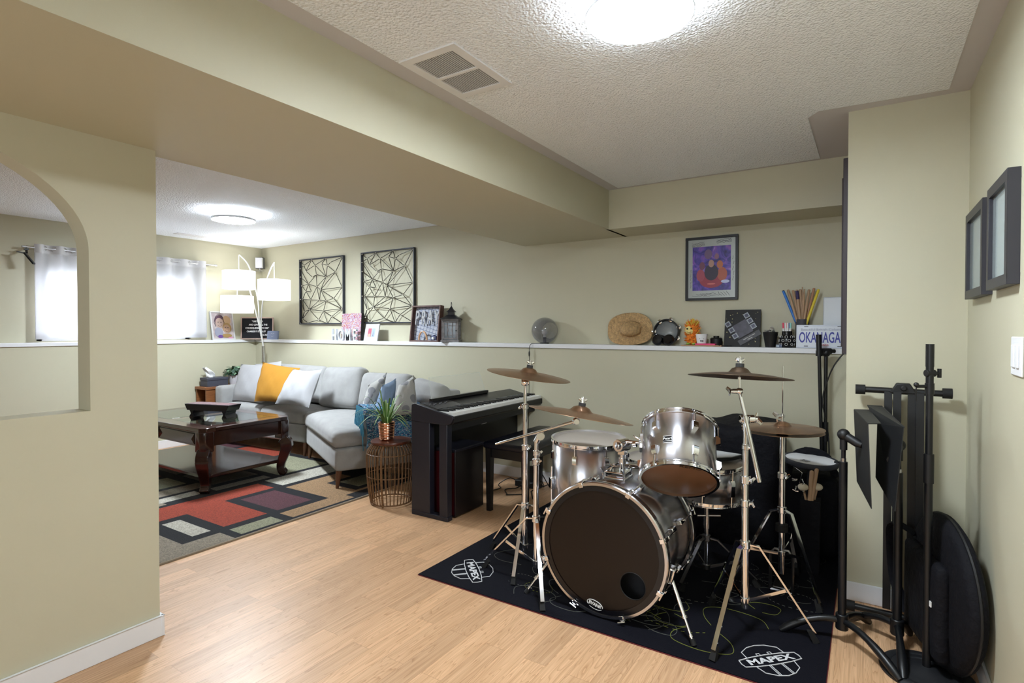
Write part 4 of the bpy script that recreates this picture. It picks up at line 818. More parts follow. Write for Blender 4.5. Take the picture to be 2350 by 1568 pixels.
# earphone cable
q = Yp(1664, 789, 4.11); solo(B().tube(spline([(q.x+.05*sin(i*1.3)*(1-.02*i), 4.11+.018*cos(i*1.9), ZL+.004+.002*(i % 3)) for i in range(14)], 5), .0018, 5), 'earphone_cable', BPLAST, 'tangled black cable in front of the starry photo board', 'cable')
# starry photo board
t, w, h = stand('starry_photo_board', 'square black board with gold stars and a tilted photo collage', 'picture', Yp(1661, 790, 4.16), Yp(1743, 792, 4.16), .268, .20)
part(B().box((-w/2, 0, -.012), (w/2, h, 0)), 'board', M('board_black', (.003, .003, .004), .6), t); rnd = random.Random(9); b = B()
for i in range(26): b.prism(ell(rnd.uniform(-w*.47, w*.47), rnd.uniform(h*.03, h*.97), *(rnd.choice((.0015, .002, .003)),)*2, 8), 0, .0006)
part(b, 'stars', M('gold_star_paint', (.85, .75, .35), .5), t)
rm = Matrix.Translation((0, h*.48, .001))@Matrix.Rotation(radians(32), 4, 'Z'); lt = M('photo_border', (.30, .33, .38), .5); dk = M('photo_dark', (.05, .05, .09), .4)
part(B().box((-.055, -.052, 0), (.055, .05, .001), rm), 'centre_photo', M('photo_violet', (.045, .04, .065), .4, var=(20, .5)), t)
b = B(); c = B()
for i in range(3):
    for x, y in ((-.083, -.06+i*.05+.02), (.055+.0, -.04+.045*i)): b.box((x, y, .001), (x+.036, y+.036, .002), rm); c.box((x+.007, y+.007, .002), (x+.029, y+.029, .003), rm)
part(b, 'photo_tile_borders', lt, t); part(c, 'photo_tiles', dk, t)
b = B().box((-.07, -.10, .001), (.09, -.062, .003), rm); part(b, 'caption_strip', M('caption_grey', (.06, .06, .07), .5), t)
for k in (0, 1): text('together we make', .012, PAPER, rm@Matrix.Translation((.01, -.074-.014*k, .0035)), t, 'caption', ext=.0003)if k == 0 else text('a family', .012, PAPER, rm@Matrix.Translation((.01, -.088, .0035)), t, 'caption', ext=.0003)
# black cup with foil, patterned vase with markers
q = Yp(1768, 791, 4.14); bc = thing('black_cup', 'black tapered cup holding a crumpled foil wrapper', 'cup', (q.x, 4.14, ZL+.001)); part(B().lathe([(.001, 0), (.032, 0), (.048, .098), (.050, .104), (.046, .104), (.030, .006), (.001, .006)], 28), 'cup_body', M('black_tin', (.005, .005, .006), .45), bc)
def foil(u, v): return Vector(((u-.5)*.07+.01*sin(9*v), (v-.5)*.03+.01*sin(8*u), .098+.04*abs(sin(5*u+2*v))*(1-abs(2*u-1))+.012*sin(13*u)))
part(B().grid(foil, 9, 6), 'foil_wrapper', M('crumpled_foil', (.6, .6, .58), .3, .9), bc, solid=.001, smooth=0)
q = Yp(1806, 792, 4.135); vs = thing('patterned_vase', 'black vase with white square outlines holding marker pens', 'vase', (q.x, 4.135, ZL+.001))
def vr(z): return .032+.017*sin(pi*min(1, z/.085))**.8 if z < .085 else .031
part(B().lathe([(.001, 0), (.03, 0)]+[(vr(z), z) for z in [.008*k for k in range(1, 13)]]+[(.031, .11), (.026, .11), (.026, .02), (.001, .02)], 32), 'vase_body', M('black_glaze', (.005, .005, .006), .3), vs); b = B()
for r_ in range(3):
    for k in range(8):
        a = 2*pi*(k+.5*(r_ % 2))/8; z = .022+r_*.025; r2 = vr(z)+.0012; c = Vector((r2*cos(a), r2*sin(a), z)); tx = Vector((-sin(a), cos(a), 0)); s2 = .0085
        pts = [c+tx*s2*cos(g+.4)+Vector((0, 0, s2*sin(g+.4))) for g in [2*pi*j/8 for j in range(8)]]; b.tube(pts, .0014, 4, closed=True)
part(b, 'painted_squares', PAPER, vs)
for i, (c, dx_) in enumerate((((.75, .08, .15), -.018), ((.8, .8, .82), -.008), ((.75, .75, .78), .004), ((.2, .25, .6), .012), ((.3, .65, .6), .018), ((.8, .3, .2), .0))):
    mk = thing('marker_pen', '%s marker pen standing in the patterned vase' % ('pink', 'white', 'pale grey', 'blue', 'teal', 'red')[i], 'marker', (q.x+dx_, 4.135+(.008 if i % 2 else -.008), ZL+.03), group='marker pens in the patterned vase')
    part(B().cyl((0, 0, 0), (dx_*.2, 0, .10), .0055, n=10), 'barrel', PAPER, mk); part(B().cyl((dx_*.2, 0, .10), (dx_*.28, 0, .137), .0062, n=10), 'cap', M('marker_%d' % i, c, .4), mk)
q = Yp(1788, 791, 4.105); lg = thing('toy_brick', 'small dark and pale blue toy brick on the ledge by the vase', 'toy', (q.x, 4.11, ZL+.001)); part(B().box((-.018, -.01, 0), (.018, .01, .02)), 'brick', M('brick_navy', (.08, .11, .2), .5), lg); part(B().box((-.018, -.0105, .004), (0, .0105, .016)), 'label_face', M('brick_pale', (.4, .48, .56), .5), lg)
# drumsticks in a grey holder
q = Yp(1841, 790, 4.20); hx, hy = q.x, 4.20; dh = thing('stick_holder', 'grey cylindrical holder full of drumsticks behind the licence plate', 'holder', (hx, hy, ZL+.001)); part(B().lathe([(.001, 0), (.042, 0), (.042, .19), (.039, .19), (.039, .004), (.001, .004)], 28), 'holder_body', M('charcoal_mesh', (.045, .045, .06), .6), dh)
SW = M('hickory', (.42, .27, .165), .5, var=(30, .15, (1, 1, .1)))
cols = [('blue and white', (.02, .16, .55)), ('pale hickory', None), ('worn hickory', None), ('black-banded', None), ('slim', None), ('thin-tipped', None), ('printed', None), ('plain tan', None), ('reddish hickory', None), ('yellow', (.70, .55, .04))]
for i, (tu, tv) in enumerate(((1797, 667), (1808, 665), (1820, 666), (1828.5, 665), (1836.5, 664), (1841.5, 659), (1846, 664), (1857, 664.5), (1868.5, 661), (1879, 664))):
    yt = 4.17+.012*(i % 3); P = Yp(tu, tv, yt); k = (i-4.5)/4.5; bt0 = Vector((hx-k*.022, hy+.018*(-1)**i, ZL+.006)); d = (P-bt0).normalized()
    ds = thing('drumstick', '%s drumstick, %s in the grey holder' % (cols[i][0], ('first', 'second', 'third', 'fourth', 'fifth', 'sixth', 'seventh', 'eighth', 'ninth', 'last')[i]+' from the left'), 'drumstick', bt0, group='drumsticks in the grey holder')
    L = (P-bt0).length; m_ = SW if cols[i][1] is None else M('stick_'+('blue' if i == 0 else 'yellow'), cols[i][1], .4); 
    if i == 8: m_ = M('reddish_hickory', (.42, .22, .13), .5)
    if i in (5, 6): part(B().tube([d*.0, d*(L-.045), d*(L-.012), d*L], [.0068, .0062, .0032, .0045], 10), 'shaft', m_, ds)
    else: part(B().tube([d*0, d*(L-.005), d*L], [.0086, .0086, .005], 10), 'shaft', m_, ds)
    if i == 3: part(B().cyl(d*(L-.065), d*(L-.008), .0105, n=10), 'grip_band', M('navy_tape', (.03, .02, .09), .6), ds, label='dark navy tape band')
    if i == 0: part(B().cyl(d*(L-.02), d*(L+.001), .0076, n=10), 'butt_cap', BPLAST, ds); part(B().cyl(d*.05, d*(L*.55), .0075, n=10), 'white_section', PAPER, ds, label='white lower half')
# white box and licence plate
a_, b_ = Yp(1889, 750, 4.215), Yp(1936, 750, 4.215); solo(B().box((a_.x, 4.19, ZL+.001), (b_.x+.03, 4.25, Yp(1900, 682, 4.19).z)), 'white_box', M('white_plastic', (.66, .70, .76), .35), 'tall white plastic box standing behind the licence plate', 'box', bev=.008)
pa = Yp(1827, 796, 4.105); t, w, h = stand('licence_plate', 'white licence plate reading OKANAGAN leaning on the ledge', 'licence plate', pa, (pa.x+.305, 4.108), .152, .12)
PM = M('plate_white', (.62, .66, .74), .25); b = B().box((-w/2, 0, -.0015), (w/2, h, 0)); part(b, 'plate', PM, t, bev=.001)
part(B().tube([(-w/2+.006, .006, 0), (w/2-.006, .006, 0), (w/2-.006, h-.006, 0), (-w/2+.006, h-.006, 0)], .0012, 4, closed=True), 'embossed_rim', M('plate_rim', (.25, .3, .5), .4), t)
text('OKANAGAN', .098, M('plate_blue', (.02, .025, .30), .5), Matrix.Translation((0, .066, .001)), t, 'registration_letters', bold=.0012, sx=.485); text('Beautiful British Columbia', .024, M('plate_grey', (.35, .38, .48), .5), Matrix.Translation((0, .121, .001)), t, 'province_lettering'); text('CANADA', .017, M('plate_red', (.6, .03, .05), .5), Matrix.Translation((0, .02, .001)), t, 'country_lettering')
for x in (-.095, .095):
    for y in (.012, .14): part(B().box((x-.012, y-.002, -.001), (x+.012, y+.002, .0008)), 'bolt_slot', BPLAST, t)
# framed poster on the back wall: generic action-film style picture
yP = YU-.006; TL_, TR_, BR2, BL2 = Yp(1573.5, 547, yP-.02), Yp(1694, 537, yP-.02), Yp(1694.5, 687, yP-.02), Yp(1574.5, 691, yP-.02)
w = TR_.x-TL_.x; h = (TL_.z+TR_.z)/2-(BL2.z+BR2.z)/2; t = thing('framed_poster', 'black framed purple poster with signed silver mat on the back wall', 'poster', ((TL_.x+TR_.x)/2, yP, (BL2.z+BR2.z)/2)); t.rotation_euler = (pi/2, 0, 0)
f = .018; b = B().box((-w/2, 0, 0), (w/2, f, .022)).box((-w/2, h-f, 0), (w/2, h, .022)).box((-w/2, f, 0), (-w/2+f, h-f, .022)).box((w/2-f, f, 0), (w/2, h-f, .022)); part(b, 'frame', M('frame_black', (.004, .004, .008), .4), t, bev=.001)
part(B().box((-w/2+f, f, 0), (w/2-f, h-f, .010)), 'mat_board', M('silver_mat', (.34, .36, .35), .35, .3), t)
def poster():
    mt = M('purple_poster', (.08, .04, .3), .35); T = mt.node_tree; p = T.nodes['Principled BSDF']; tc = nd(T, 'ShaderNodeTexCoord'); n = nd(T, 'ShaderNodeTexNoise'); n.inputs['Scale'].default_value = 13; n.inputs['Detail'].default_value = 5; n.inputs['Distortion'].default_value = 1.4; T.links.new(tc.outputs['Object'], n.inputs['Vector'])
    r = nd(T, 'ShaderNodeValToRGB'); c = r.color_ramp; c.elements[0].position = .3; c.elements[0].color = (.018, .012, .08, 1); c.elements[1].position = .8; c.elements[1].color = (.35, .40, .9, 1)
    for q, k in ((.45, (.05, .03, .26)), (.55, (.10, .06, .42)), (.64, (.22, .08, .42))): e = c.elements.new(q); e.color = (*k, 1)
    T.links.new(n.outputs['Fac'], r.inputs[0]); T.links.new(r.outputs[0], p.inputs['Base Color']); return mt
pw, ph_ = w*.365, h*.345; py = h*.50
po = part(B().box((-pw, py-ph_, .010), (pw, py+ph_, .012)), 'print', poster(), t); z = .0122
for cx, cy, rx, ry, c in ((-.0, -.09, .085, .055, (.30, .03, .06)), (-.07, -.05, .03, .045, (.35, .06, .10)), (.07, -.045, .035, .05, (.40, .10, .06)), (0, -.03, .05, .06, (.03, .02, .05)), (-.06, .02, .02, .03, (.16, .05, .10)), (.055, .025, .022, .03, (.45, .14, .06)), (0, .035, .02, .028, (.42, .24, .2)), (-.02, .105, .028, .036, (.15, .09, .2)), (.035, .085, .016, .022, (.25, .12, .2)), (.09, -.10, .03, .012, (.5, .55, .8)), (-.0, -.115, .03, .006, (.6, .15, .15))):
    z += .0003; part(B().prism(ell(cx*1.1, py+cy, rx, ry), z, z+.0003), 'print_shape', M('pr_%d' % int(z*1e5), c, .4), t)
rnd = random.Random(8); b = B()
def scrawl(x, y, dx, dy, n):
    p = [Vector((x+dx*i/n+rnd.uniform(-.003, .003), y+dy*i/n+rnd.uniform(-.004, .004), .0105)) for i in range(n+1)]; b.tube(p, .0012, 3)
for k in range(4): scrawl(-w*.38, h*.90-.008*k, w*.25, .008, 14); scrawl(w*.1, h*.93-.007*k, w*.28, .006, 14)
for k in range(4): scrawl(-w*.38+k*.03, h*.07+.008*(k % 3), w*.3, .003, 14); scrawl(w*.12+.02*k, h*.13, w*.07, -h*.06, 8)
for k in range(5): scrawl(w*.40+.004*(k % 2), h*(.3+.08*k), .004, h*.06, 9); scrawl(-w*.405, h*(.2+.06*k), .003, h*.05, 8)
part(b, 'handwriting', M('pen_black', (.02, .02, .03), .6), t)
# tall dark frame on the niche side wall (seen edge-on), two frames and switch on the right wall
DKF = M('dark_walnut_frame', (.028, .016, .02), .45)
t = thing('tall_wall_frame', 'tall dark brown wall frame seen edge-on at the corner by the licence plate', 'picture frame', (XN, 3.6, 1.17))
z1 = Xp(1933, 370, -.106).z; part(B().box((-.026, -.30, .0), (0, .30, 1.0)), 'frame', DKF, t, bev=.002); part(B().box((-.04, -.02, .03), (-.026, .28, .965)), 'raised_moulding', DKF, t, bev=.002); part(B().box((-.0265, -.26, .04), (-.0262, -.03, .96)), 'glass', M('picture_glass', (.2, .2, .2), .05), t)
t.location.z = 1.175
FG = M('charcoal_frame', (.028, .027, .036), .45)
for (y0, y1, z0, z1, lb) in ((2.547, 2.935, 1.424, 1.767, 'charcoal box frame on the right wall, the farther one from the camera'), (2.134, 2.455, 1.432, 1.771, 'charcoal box frame on the right wall, the nearer one to the camera')):
    t = thing('box_frame', lb, 'picture frame', (XR, (y0+y1)/2, z0), group='charcoal box frames on the right wall'); w = (y1-y0)/2; h = z1-z0; f = .032
    part(B().box((-.031, -w, 0), (0, w, f)).box((-.031, -w, h-f), (0, w, h)).box((-.031, -w, f), (0, -w+f, h-f)).box((-.031, w-f, f), (0, w, h-f)), 'frame', FG, t, bev=.001)
    part(B().box((-.012, -w+f, f), (-.002, w-f, h-f)), 'print', M('pale_print', (.42, .48, .47), .6), t); part(B().box((-.020, -w+f, f), (-.019, w-f, h-f)), 'glass', M('frame_glass', (.6, .68, .7), .03, alpha=.28), t)
t = thing('light_switch', 'white double light switch plate on the right wall', 'light switch', (XR, 2.14, 1.222)); part(B().box((-.006, -.068, -.057), (0, .068, .057)), 'plate', WHITE, t, bev=.003)
for y in (-.025, .025): part(B().box((-.011, y-.016, -.033), (-.006, y+.016, .033)), 'rocker', WHITE, t, bev=.002)
# ------------------------------------------------------------------ digital piano
PNO = M('piano_matte_black', (.010, .0105, .019), .45); PTOP = M('piano_panel_black', (.004, .004, .006), .38); KW = M('ivory_key', (.82, .82, .80), .3); KB = M('ebony_key', (.008, .008, .009), .3)
PX, PY0, PY1 = -2.69, 2.875, 4.065
pn = thing('digital_piano', 'black digital piano on its stand with keys facing the drum kit', 'piano', (-2.5, 3.5, 0))
XZ = Matrix(((1, 0, 0, 0), (0, 0, 1, 0), (0, 1, 0, 0), (0, 0, 0, 1)))
chk = [(-2.69, .658), (-2.37, .655), (-2.335, .668), (-2.313, .700), (-2.318, .718), (-2.655, .785), (-2.685, .775)]
for y0, y1 in ((PY0, PY0+.022), (PY1+.10, PY1+.122)): part(B().prism(chk, y0, y1, XZ), 'end_cheek', PNO, pn, world=True, bev=.004)
YE = PY1+.10; Y0k = PY0+.022
part(B().prism([(-2.685, .66), (-2.34, .658), (-2.325, .672), (-2.325, .712), (-2.345, .715), (-2.345, .705), (-2.50, .705), (-2.50, .742), (-2.655, .775), (-2.682, .768)], Y0k, YE, XZ), 'case', PTOP, pn, world=True, bev=.002)
nw = 52; kw = (YE-Y0k-.03)/nw; y0 = Y0k+.015
k0 = part(B().box((-2.495, .0006, .706), (-2.338, kw-.0006, .737)), 'white_key', KW, pn, world=True); base = Vector(k0.location); k0.location = base+Vector((0, y0, 0))
for i in range(1, nw): dup(k0, pn, base+Vector((0, y0+i*kw, 0)))
kb = part(B().box((-2.495, -.0055, .734), (-2.398, .0055, .749)), 'black_key', KB, pn, world=True, bev=.001); first = True
for i in range(nw-1):
    if i % 7 in (0, 2, 3, 5, 6):   # keyboard starts on A
        L = base+Vector((0, y0+(i+1)*kw, 0))
        if first: kb.location = L; first = False
        else: dup(kb, pn, L)
part(B().prism([(-2.660, .7775), (-2.51, .7455), (-2.51, .7465), (-2.660, .7785)], Y0k+.05, Y0k+.33, XZ), 'control_panel', M('control_gloss', (.03, .03, .035), .2), pn, world=True)
for k in range(7): part(B().cyl((-2.60+.012*(k % 2), Y0k+.08+.03*k, .766-.003*(k % 2)), (-2.60+.012*(k % 2), Y0k+.08+.03*k, .771), .006, n=10), 'button', M('button_grey', (.14, .14, .15), .4), pn, world=True)
part(B().box((-2.675, 3.05, .775), (-2.64, 3.75, .797)), 'music_rest_ledge', PTOP, pn, world=True, bev=.002)
a, b_, c, d = Yp(1012, 855, 3.13), Yp(1112, 846, 3.70), Yp(1131, 893, 3.76), Yp(1021, 905, 3.10); rest = B(); 
ACR = M('clear_acrylic', (.92, .96, .94), .04, alpha=.10); EDG = M('acrylic_edge', (.80, .88, .84), .1, alpha=.55)
n_ = Vector((.004, 0, .001)); v = [(-2.70, 3.07, .945), (-2.70, 3.70, .945), (-2.655, 3.72, .795), (-2.655, 3.05, .795)]
vs_ = [rest.bm.verts.new(Vector(p)) for p in v]+[rest.bm.verts.new(Vector(p)+n_) for p in v]
rest.f(vs_[:4]); rest.f(vs_[4:][::-1]); 
for i in range(4): rest.f([vs_[i], vs_[(i+1) % 4], vs_[4+(i+1) % 4], vs_[4+i]])
rs = part(rest, 'clear_music_rest', ACR, pn, world=True, smooth=0); part(B().tube([Vector(p)+n_*.5 for p in v], .0016, 4, closed=True), 'rest_edge', EDG, rs, world=False)
for (ya, yb) in ((PY0+.002, PY0+.055), (YE-.035, YE+.018)):
    part(B().box((-2.688, ya, .03), (-2.52, yb, .66)), 'leg', PNO, pn, world=True, bev=.005); part(B().box((-2.436, ya, .03), (-2.366, yb, .66)), 'leg', PNO, pn, world=True, bev=.005)
    part(B().box((-2.688, ya, 0), (-2.362, yb, .032)), 'foot_bar', PNO, pn, world=True, bev=.004)
part(B().box((-2.60, PY0+.055, .36), (-2.575, YE-.035, .655)), 'back_panel', PTOP, pn, world=True); part(B().box((-2.42, PY0+.055, .60), (-2.40, YE-.035, .658)), 'front_rail', PNO, pn, world=True)
part(B().box((-2.5745, 3.56, .545), (-2.5735, 3.63, .575)), 'white_sticker', PAPER, pn, world=True)
cj = thing('cajon', 'black cajon box with dark red side tucked under the near end of the piano', 'drum', (-2.51, 3.13, 0)); RW = M('dark_red_lacquer', (.05, .003, .006), .35)
part(B().box((-.15, -.165, .01), (.145, .165, .462)), 'body', M('cajon_black', (.006, .004, .006), .4), cj, bev=.004); part(B().box((-.158, -.17, .455), (.152, .17, .475)), 'lid', PNO, cj, bev=.003)
part(B().box((-.14, -.168, .02), (.135, -.165, .45)), 'side_panel', RW, cj, label='dark red side')
bn = thing('piano_bench', 'black padded piano bench with four square legs', 'bench', (-2.12, 3.60, 0)); PL = M('black_leatherette', (.004, .0045, .012), .35)
part(softbox(B(), lambda p: p+Vector((0, 0, .475)), .37, .80, .05, .018, .012), 'seat', PL, bn); part(B().box((-.165, -.37, .385), (.165, .37, .452)), 'apron', M('bench_black', (.004, .0035, .0045), .4), bn, bev=.003)
for x in (-.15, .15):
    for y in (-.36, .36): part(B().tube([(x, y, .0), (x, y, .45)], [.024, .032], 4), 'leg', M('bench_black'), bn, smooth=20)
q = Zp(1166, 1093, 0); pb = thing('power_adapter', 'black power brick on the floor behind the piano bench', 'power adapter', (-2.34, 3.90, 0)); part(B().box((-.11, -.045, 0), (.11, .045, .055)), 'case', BPLAST, pb, bev=.008); part(B().box((.0, -.02, .055), (.06, .03, .17)), 'tall_block', BPLAST, pb, bev=.004)
cbl = thing('floor_cables', 'tangle of black cables on the floor below the piano', 'cable', (-2.4, 3.7, 0)); rnd = random.Random(6)
for k in range(4):
    P = [(-2.50+.02*k, 4.04, .3)]+[(-2.50+.10*k+rnd.uniform(-.08, .08), 3.98-.09*j+rnd.uniform(-.04, .04), .006+(.05 if j == 1 else 0)) for j in range(5)]
    part(B().tube(spline(P, 6), .004, 6), 'cable', BPLAST, cbl, world=True)
# ------------------------------------------------------------------ drum mat
MX0, MX1, MY0, MY1 = -1.985, -.115, 2.175, 3.80
mt_ = thing('drum_mat', 'black drum rug with white shield logos and thin squiggle lines', 'rug', ((MX0+MX1)/2, (MY0+MY1)/2, 0)); CRP = M('black_carpet', (.0025, .0025, .0065), .95, spec=.2, bump=(350, .6, .003))
part(B().box((MX0, MY0, .0005), (MX1, MY1, .007)), 'carpet', CRP, mt_, world=True); part(B().box((MX0-.003, MY0-.003, .0003), (MX1+.003, MY1+.003, .0035)), 'stitched_edge', M('dark_red_binding', (.12, .012, .015), .9), mt_, world=True)
LG_ = M('white_print', (.62, .62, .64), .8); YL = M('yellow_print', (.17, .19, .03), .8); GY = M('grey_print', (.09, .095, .085), .8)
def shield(c, rz, s, parent):
    m = Matrix.Translation((c[0], c[1], .0078))@Matrix.Rotation(rz, 4, 'Z')@Matrix.Scale(s, 4); b = B()
    def line(P, r=.030): b.tube([m@Vector((x, y, 0)) for x, y in P], r*s*.5, 4, flat=(.15, 1) if False else (1, 1))
    line([(-.62, .22), (-.60, .50), (-.30, .68), (0, .73), (.30, .68), (.60, .50), (.62, .22)]); line([(-.62, -.20), (-.55, -.52), (-.28, -.70), (0, -.76), (.28, -.70), (.55, -.52), (.62, -.20)])
    line([(-.92, .16), (-.95, 0), (-.92, -.16), (-.5, -.22), (0, -.24), (.5, -.22), (.92, -.16), (.95, 0), (.92, .16), (.5, .22), (0, .24), (-.5, .22), (-.92, .16)], .034)
    for x in (-.22, -.17, .17, .22): line([(x, -.24), (x*1.05, -.70)], .026)
    line([(-.24, .25), (-.24, .34), (-.14, .34), (-.14, .25)], .026); line([(.24, .25), (.24, .34), (.14, .34), (.14, .25)], .026)
    part(b, 'shield_outline', LG_, parent, world=True, smooth=0); text('MAPEX', .34, LG_, m, parent, 'logo_lettering', world=True, ext=.002, bold=.012, sx=1.35)
def dirang(u0, v0, u1, v1): a, c = Zp(u0, v0), Zp(u1, v1); return atan2(c.y-a.y, c.x-a.x)
shield(Zp(1085, 1313)[:2], dirang(1072, 1298, 1084, 1330), .150, mt_); shield(Zp(1768, 1519)[:2], dirang(1720, 1527, 1825, 1511), .135, mt_)
rnd = random.Random(12)
def squig(P, m, dash=False):
    pts = spline([(x, y, .0074) for x, y in P], 8); b = B()
    if dash:
        for i in range(0, len(pts)-1, 2): b.tube(pts[i:i+2], .0016, 3)
    else: b.tube(pts, .0016, 4)
    part(b, 'printed_squiggle', m, mt_, world=True, smooth=0)
for i in range(60):
    x, y = rnd.uniform(MX0+.3, MX1-.15), rnd.uniform(MY0+.12, MY1-.2)
    if (x+.31)**2+(y-2.35)**2 < .05 or (x+1.77)**2+(y-2.35)**2 < .045: continue
    r = rnd.uniform(.05, .16); a0 = rnd.uniform(0, 6); n = rnd.randint(4, 8); P = [(min(MX1-.03, x+r*(1+.3*sin(2*a0+k))*cos(a0+k*.8)), max(MY0+.03, y+.7*r*sin(a0+k*.8))) for k in range(n)]
    squig(P, YL if i % 4 == 0 else GY, i % 3 == 1)
# ------------------------------------------------------------------ drums
def aimq(z, x=None):
    z = Vector(z).normalized(); return z.to_track_quat('Z', 'Y')
CRSH = M('brushed_chrome_shell', (.62, .62, .67), .28, 1, aniso='Z'); HEADW = M('coated_head', (.40, .355, .31), .5); HEADB = M('clear_brown_head', (.17, .085, .045), .3, var=(6, .1))
def hoop(b, R, z, up, w=.018): # triple flanged rim; up = +1 top, -1 bottom
    b.lathe([(R+.001, z-up*w*.5), (R+.010, z-up*w*.5), (R+.010, z-up*w*.35), (R+.004, z-up*w*.2), (R+.004, z+up*w*.45), (R+.010, z+up*w*.55), (R+.010, z+up*w*.65), (R-.001, z+up*w*.6), (R+.001, z-up*w*.5)], 56)
def lug(b, R, a, z0, z1, w=.022, d=.020):
    m = Matrix.Rotation(a, 4, 'Z'); b.prism([(R, z0), (R+d, z0+.006), (R+d, z1-.012), (R+d*.55, z1), (R, z1)], -w/2, w/2, m@Matrix(((1, 0, 0, 0), (0, 0, 1, 0), (0, 1, 0, 0), (0, 0, 0, 1))))
def drum(name, label, base, axis, R, L, nl, top, bot, lugl=.05, a0=0, tall=False, shell=None):
    t = thing(name, label, 'drum', base, quat=aimq(axis))
    part(B().lathe([(R, .004), (R, L-.004)], 64), 'shell', shell or CRSH, t, solid=.004, smooth=60)
    b = B(); hoop(b, R, L, 1); part(b, 'top_hoop', CHROME, t); b = B(); hoop(b, R, 0, -1); part(b, 'bottom_hoop', CHROME, t)
    part(B().lathe([(.001, L+.001), (R-.006, L+.001), (R, L-.003)], 56), 'top_head', top, t); part(B().lathe([(.001, -.001), (R-.006, -.001), (R, .003)], 56), 'bottom_head', bot, t)
    for k in range(nl):
        a = a0+2*pi*k/nl; c = (R+.011)
        if tall:
            b = B(); lug(b, R, a, L*.25, L*.75); g = part(b, 'lug', CHROME, t); part(B().cyl((c*cos(a), c*sin(a), -.004), (c*cos(a), c*sin(a), L+.008), .0028, n=8), 'tension_rod', CHROME, g)
        else:
            b = B(); lug(b, R, a, L-.045-lugl, L-.045); g = part(b, 'lug', CHROME, t); part(B().cyl((c*cos(a), c*sin(a), L-.05), (c*cos(a), c*sin(a), L+.010), .0028, n=8).cyl((c*cos(a), c*sin(a), L-.004), (c*cos(a), c*sin(a), L+.006), .005, n=8), 'tension_rod', CHROME, g)
            b = B(); m = Matrix.Diagonal((1, 1, -1, 1)); b.prism([(R, -.045-lugl), (R+.02, -.039-lugl), (R+.02, -.057), (R+.011, -.045), (R, -.045)], -.011, .011, Matrix.Rotation(a, 4, 'Z')@Matrix.Diagonal((1, 1, -1, 1))@Matrix(((1, 0, 0, 0), (0, 0, 1, 0), (0, 1, 0, 0), (0, 0, 0, 1)))); 
            g = part(b, 'lug', CHROME, t); part(B().cyl((c*cos(a), c*sin(a), -.010), (c*cos(a), c*sin(a), .05), .0028, n=8).cyl((c*cos(a), c*sin(a), -.006), (c*cos(a), c*sin(a), .004), .005, n=8), 'tension_rod', CHROME, g)
    return t
# rack tom
Pb, Pt = Dp(1557, 1100, 2.41), Dp(1558, 984, 2.56); ax = (Pt-Pb); L = ax.length; R13 = .159
tom = drum('rack_tom', 'chrome rack tom tilted above the bass drum with its brown bottom head showing', Pb, ax, R13, L, 6, HEADW, HEADB, lugl=.042, a0=radians(-66))
axn = ax.normalized(); tq = aimq(ax); TM = Matrix.Translation(Pb)@tq.to_matrix().to_4x4(); TMi = TM.inverted()
def on_tom(u, v):   # point on the tom shell met by a pixel ray
    o = TMi@O0; d = (TMi.to_3x3()@ray(u, v)); A = d.x**2+d.y**2; Bq = 2*(o.x*d.x+o.y*d.y); Cq = o.x**2+o.y**2-R13**2; s = (-Bq-sqrt(max(0, Bq*Bq-4*A*Cq)))/(2*A); return o+d*s
p = on_tom(1532, 1009); ang = atan2(p.y, p.x); bm_ = Matrix.Rotation(ang, 4, 'Z')@Matrix.Translation((R13+.0012, 0, p.z))
def badge_geo(): 
    b = B()
    for k in range(8):
        a0, a1 = (-.118+.0295*k), (-.118+.0295*(k+1)); b.prism([((R13+.001)*cos(ang+a0), (R13+.001)*sin(ang+a0)), ((R13+.001)*cos(ang+a1), (R13+.001)*sin(ang+a1)), ((R13+.003)*cos(ang+a1), (R13+.003)*sin(ang+a1)), ((R13+.003)*cos(ang+a0), (R13+.003)*sin(ang+a0))], p.z-.015, p.z+.015)
    return b
bd = part(badge_geo(), 'badge', GL, tom)
for zz in (-.0155, -.008, .0155): part(B().tube([((R13+.0035)*cos(ang-.118+.236*k/8), (R13+.0035)*sin(ang-.118+.236*k/8), p.z+zz) for k in range(9)], .0009, 4), 'badge_border', PAPER, bd)
fm_ = Matrix(((-sin(ang), 0, cos(ang), (R13+.0036)*cos(ang)), (cos(ang), 0, sin(ang), (R13+.0036)*sin(ang)), (0, 1, 0, p.z+.003), (0, 0, 0, 1))); text('Pearl', .016, PAPER, fm_, bd, 'badge_lettering', ext=.0004, sx=1.2)
o_ = TMi@(Pb+(-ray(1600, 1083)).normalized()*0); hd_ = Vector((0, R13*.80, 0)); 
tx = Matrix.Diagonal((1, 1, 1, 1)); 
g = Dp(1558, 1087, 2.44); gl_ = TMi@g; dirx = (TMi.to_3x3()@RT).normalized(); 
mm = frm((0, 0, -.0015), Vector((dirx.x, dirx.y, 0)), Vector((0, 0, 1)).cross(Vector((dirx.x, dirx.y, 0)))); mm = frm(Vector((0, 0, -.0022))+Vector((-dirx.y, dirx.x, 0))*(-R13*0), Vector((dirx.x, dirx.y, 0)), -Vector((-dirx.y, dirx.x, 0)))
text('REMO', .022, M('head_print', (.02, .015, .012), .5), mm@Matrix.Translation((.02, R13*.80, 0)), tom, 'head_lettering', ext=.0003, sx=1.6)
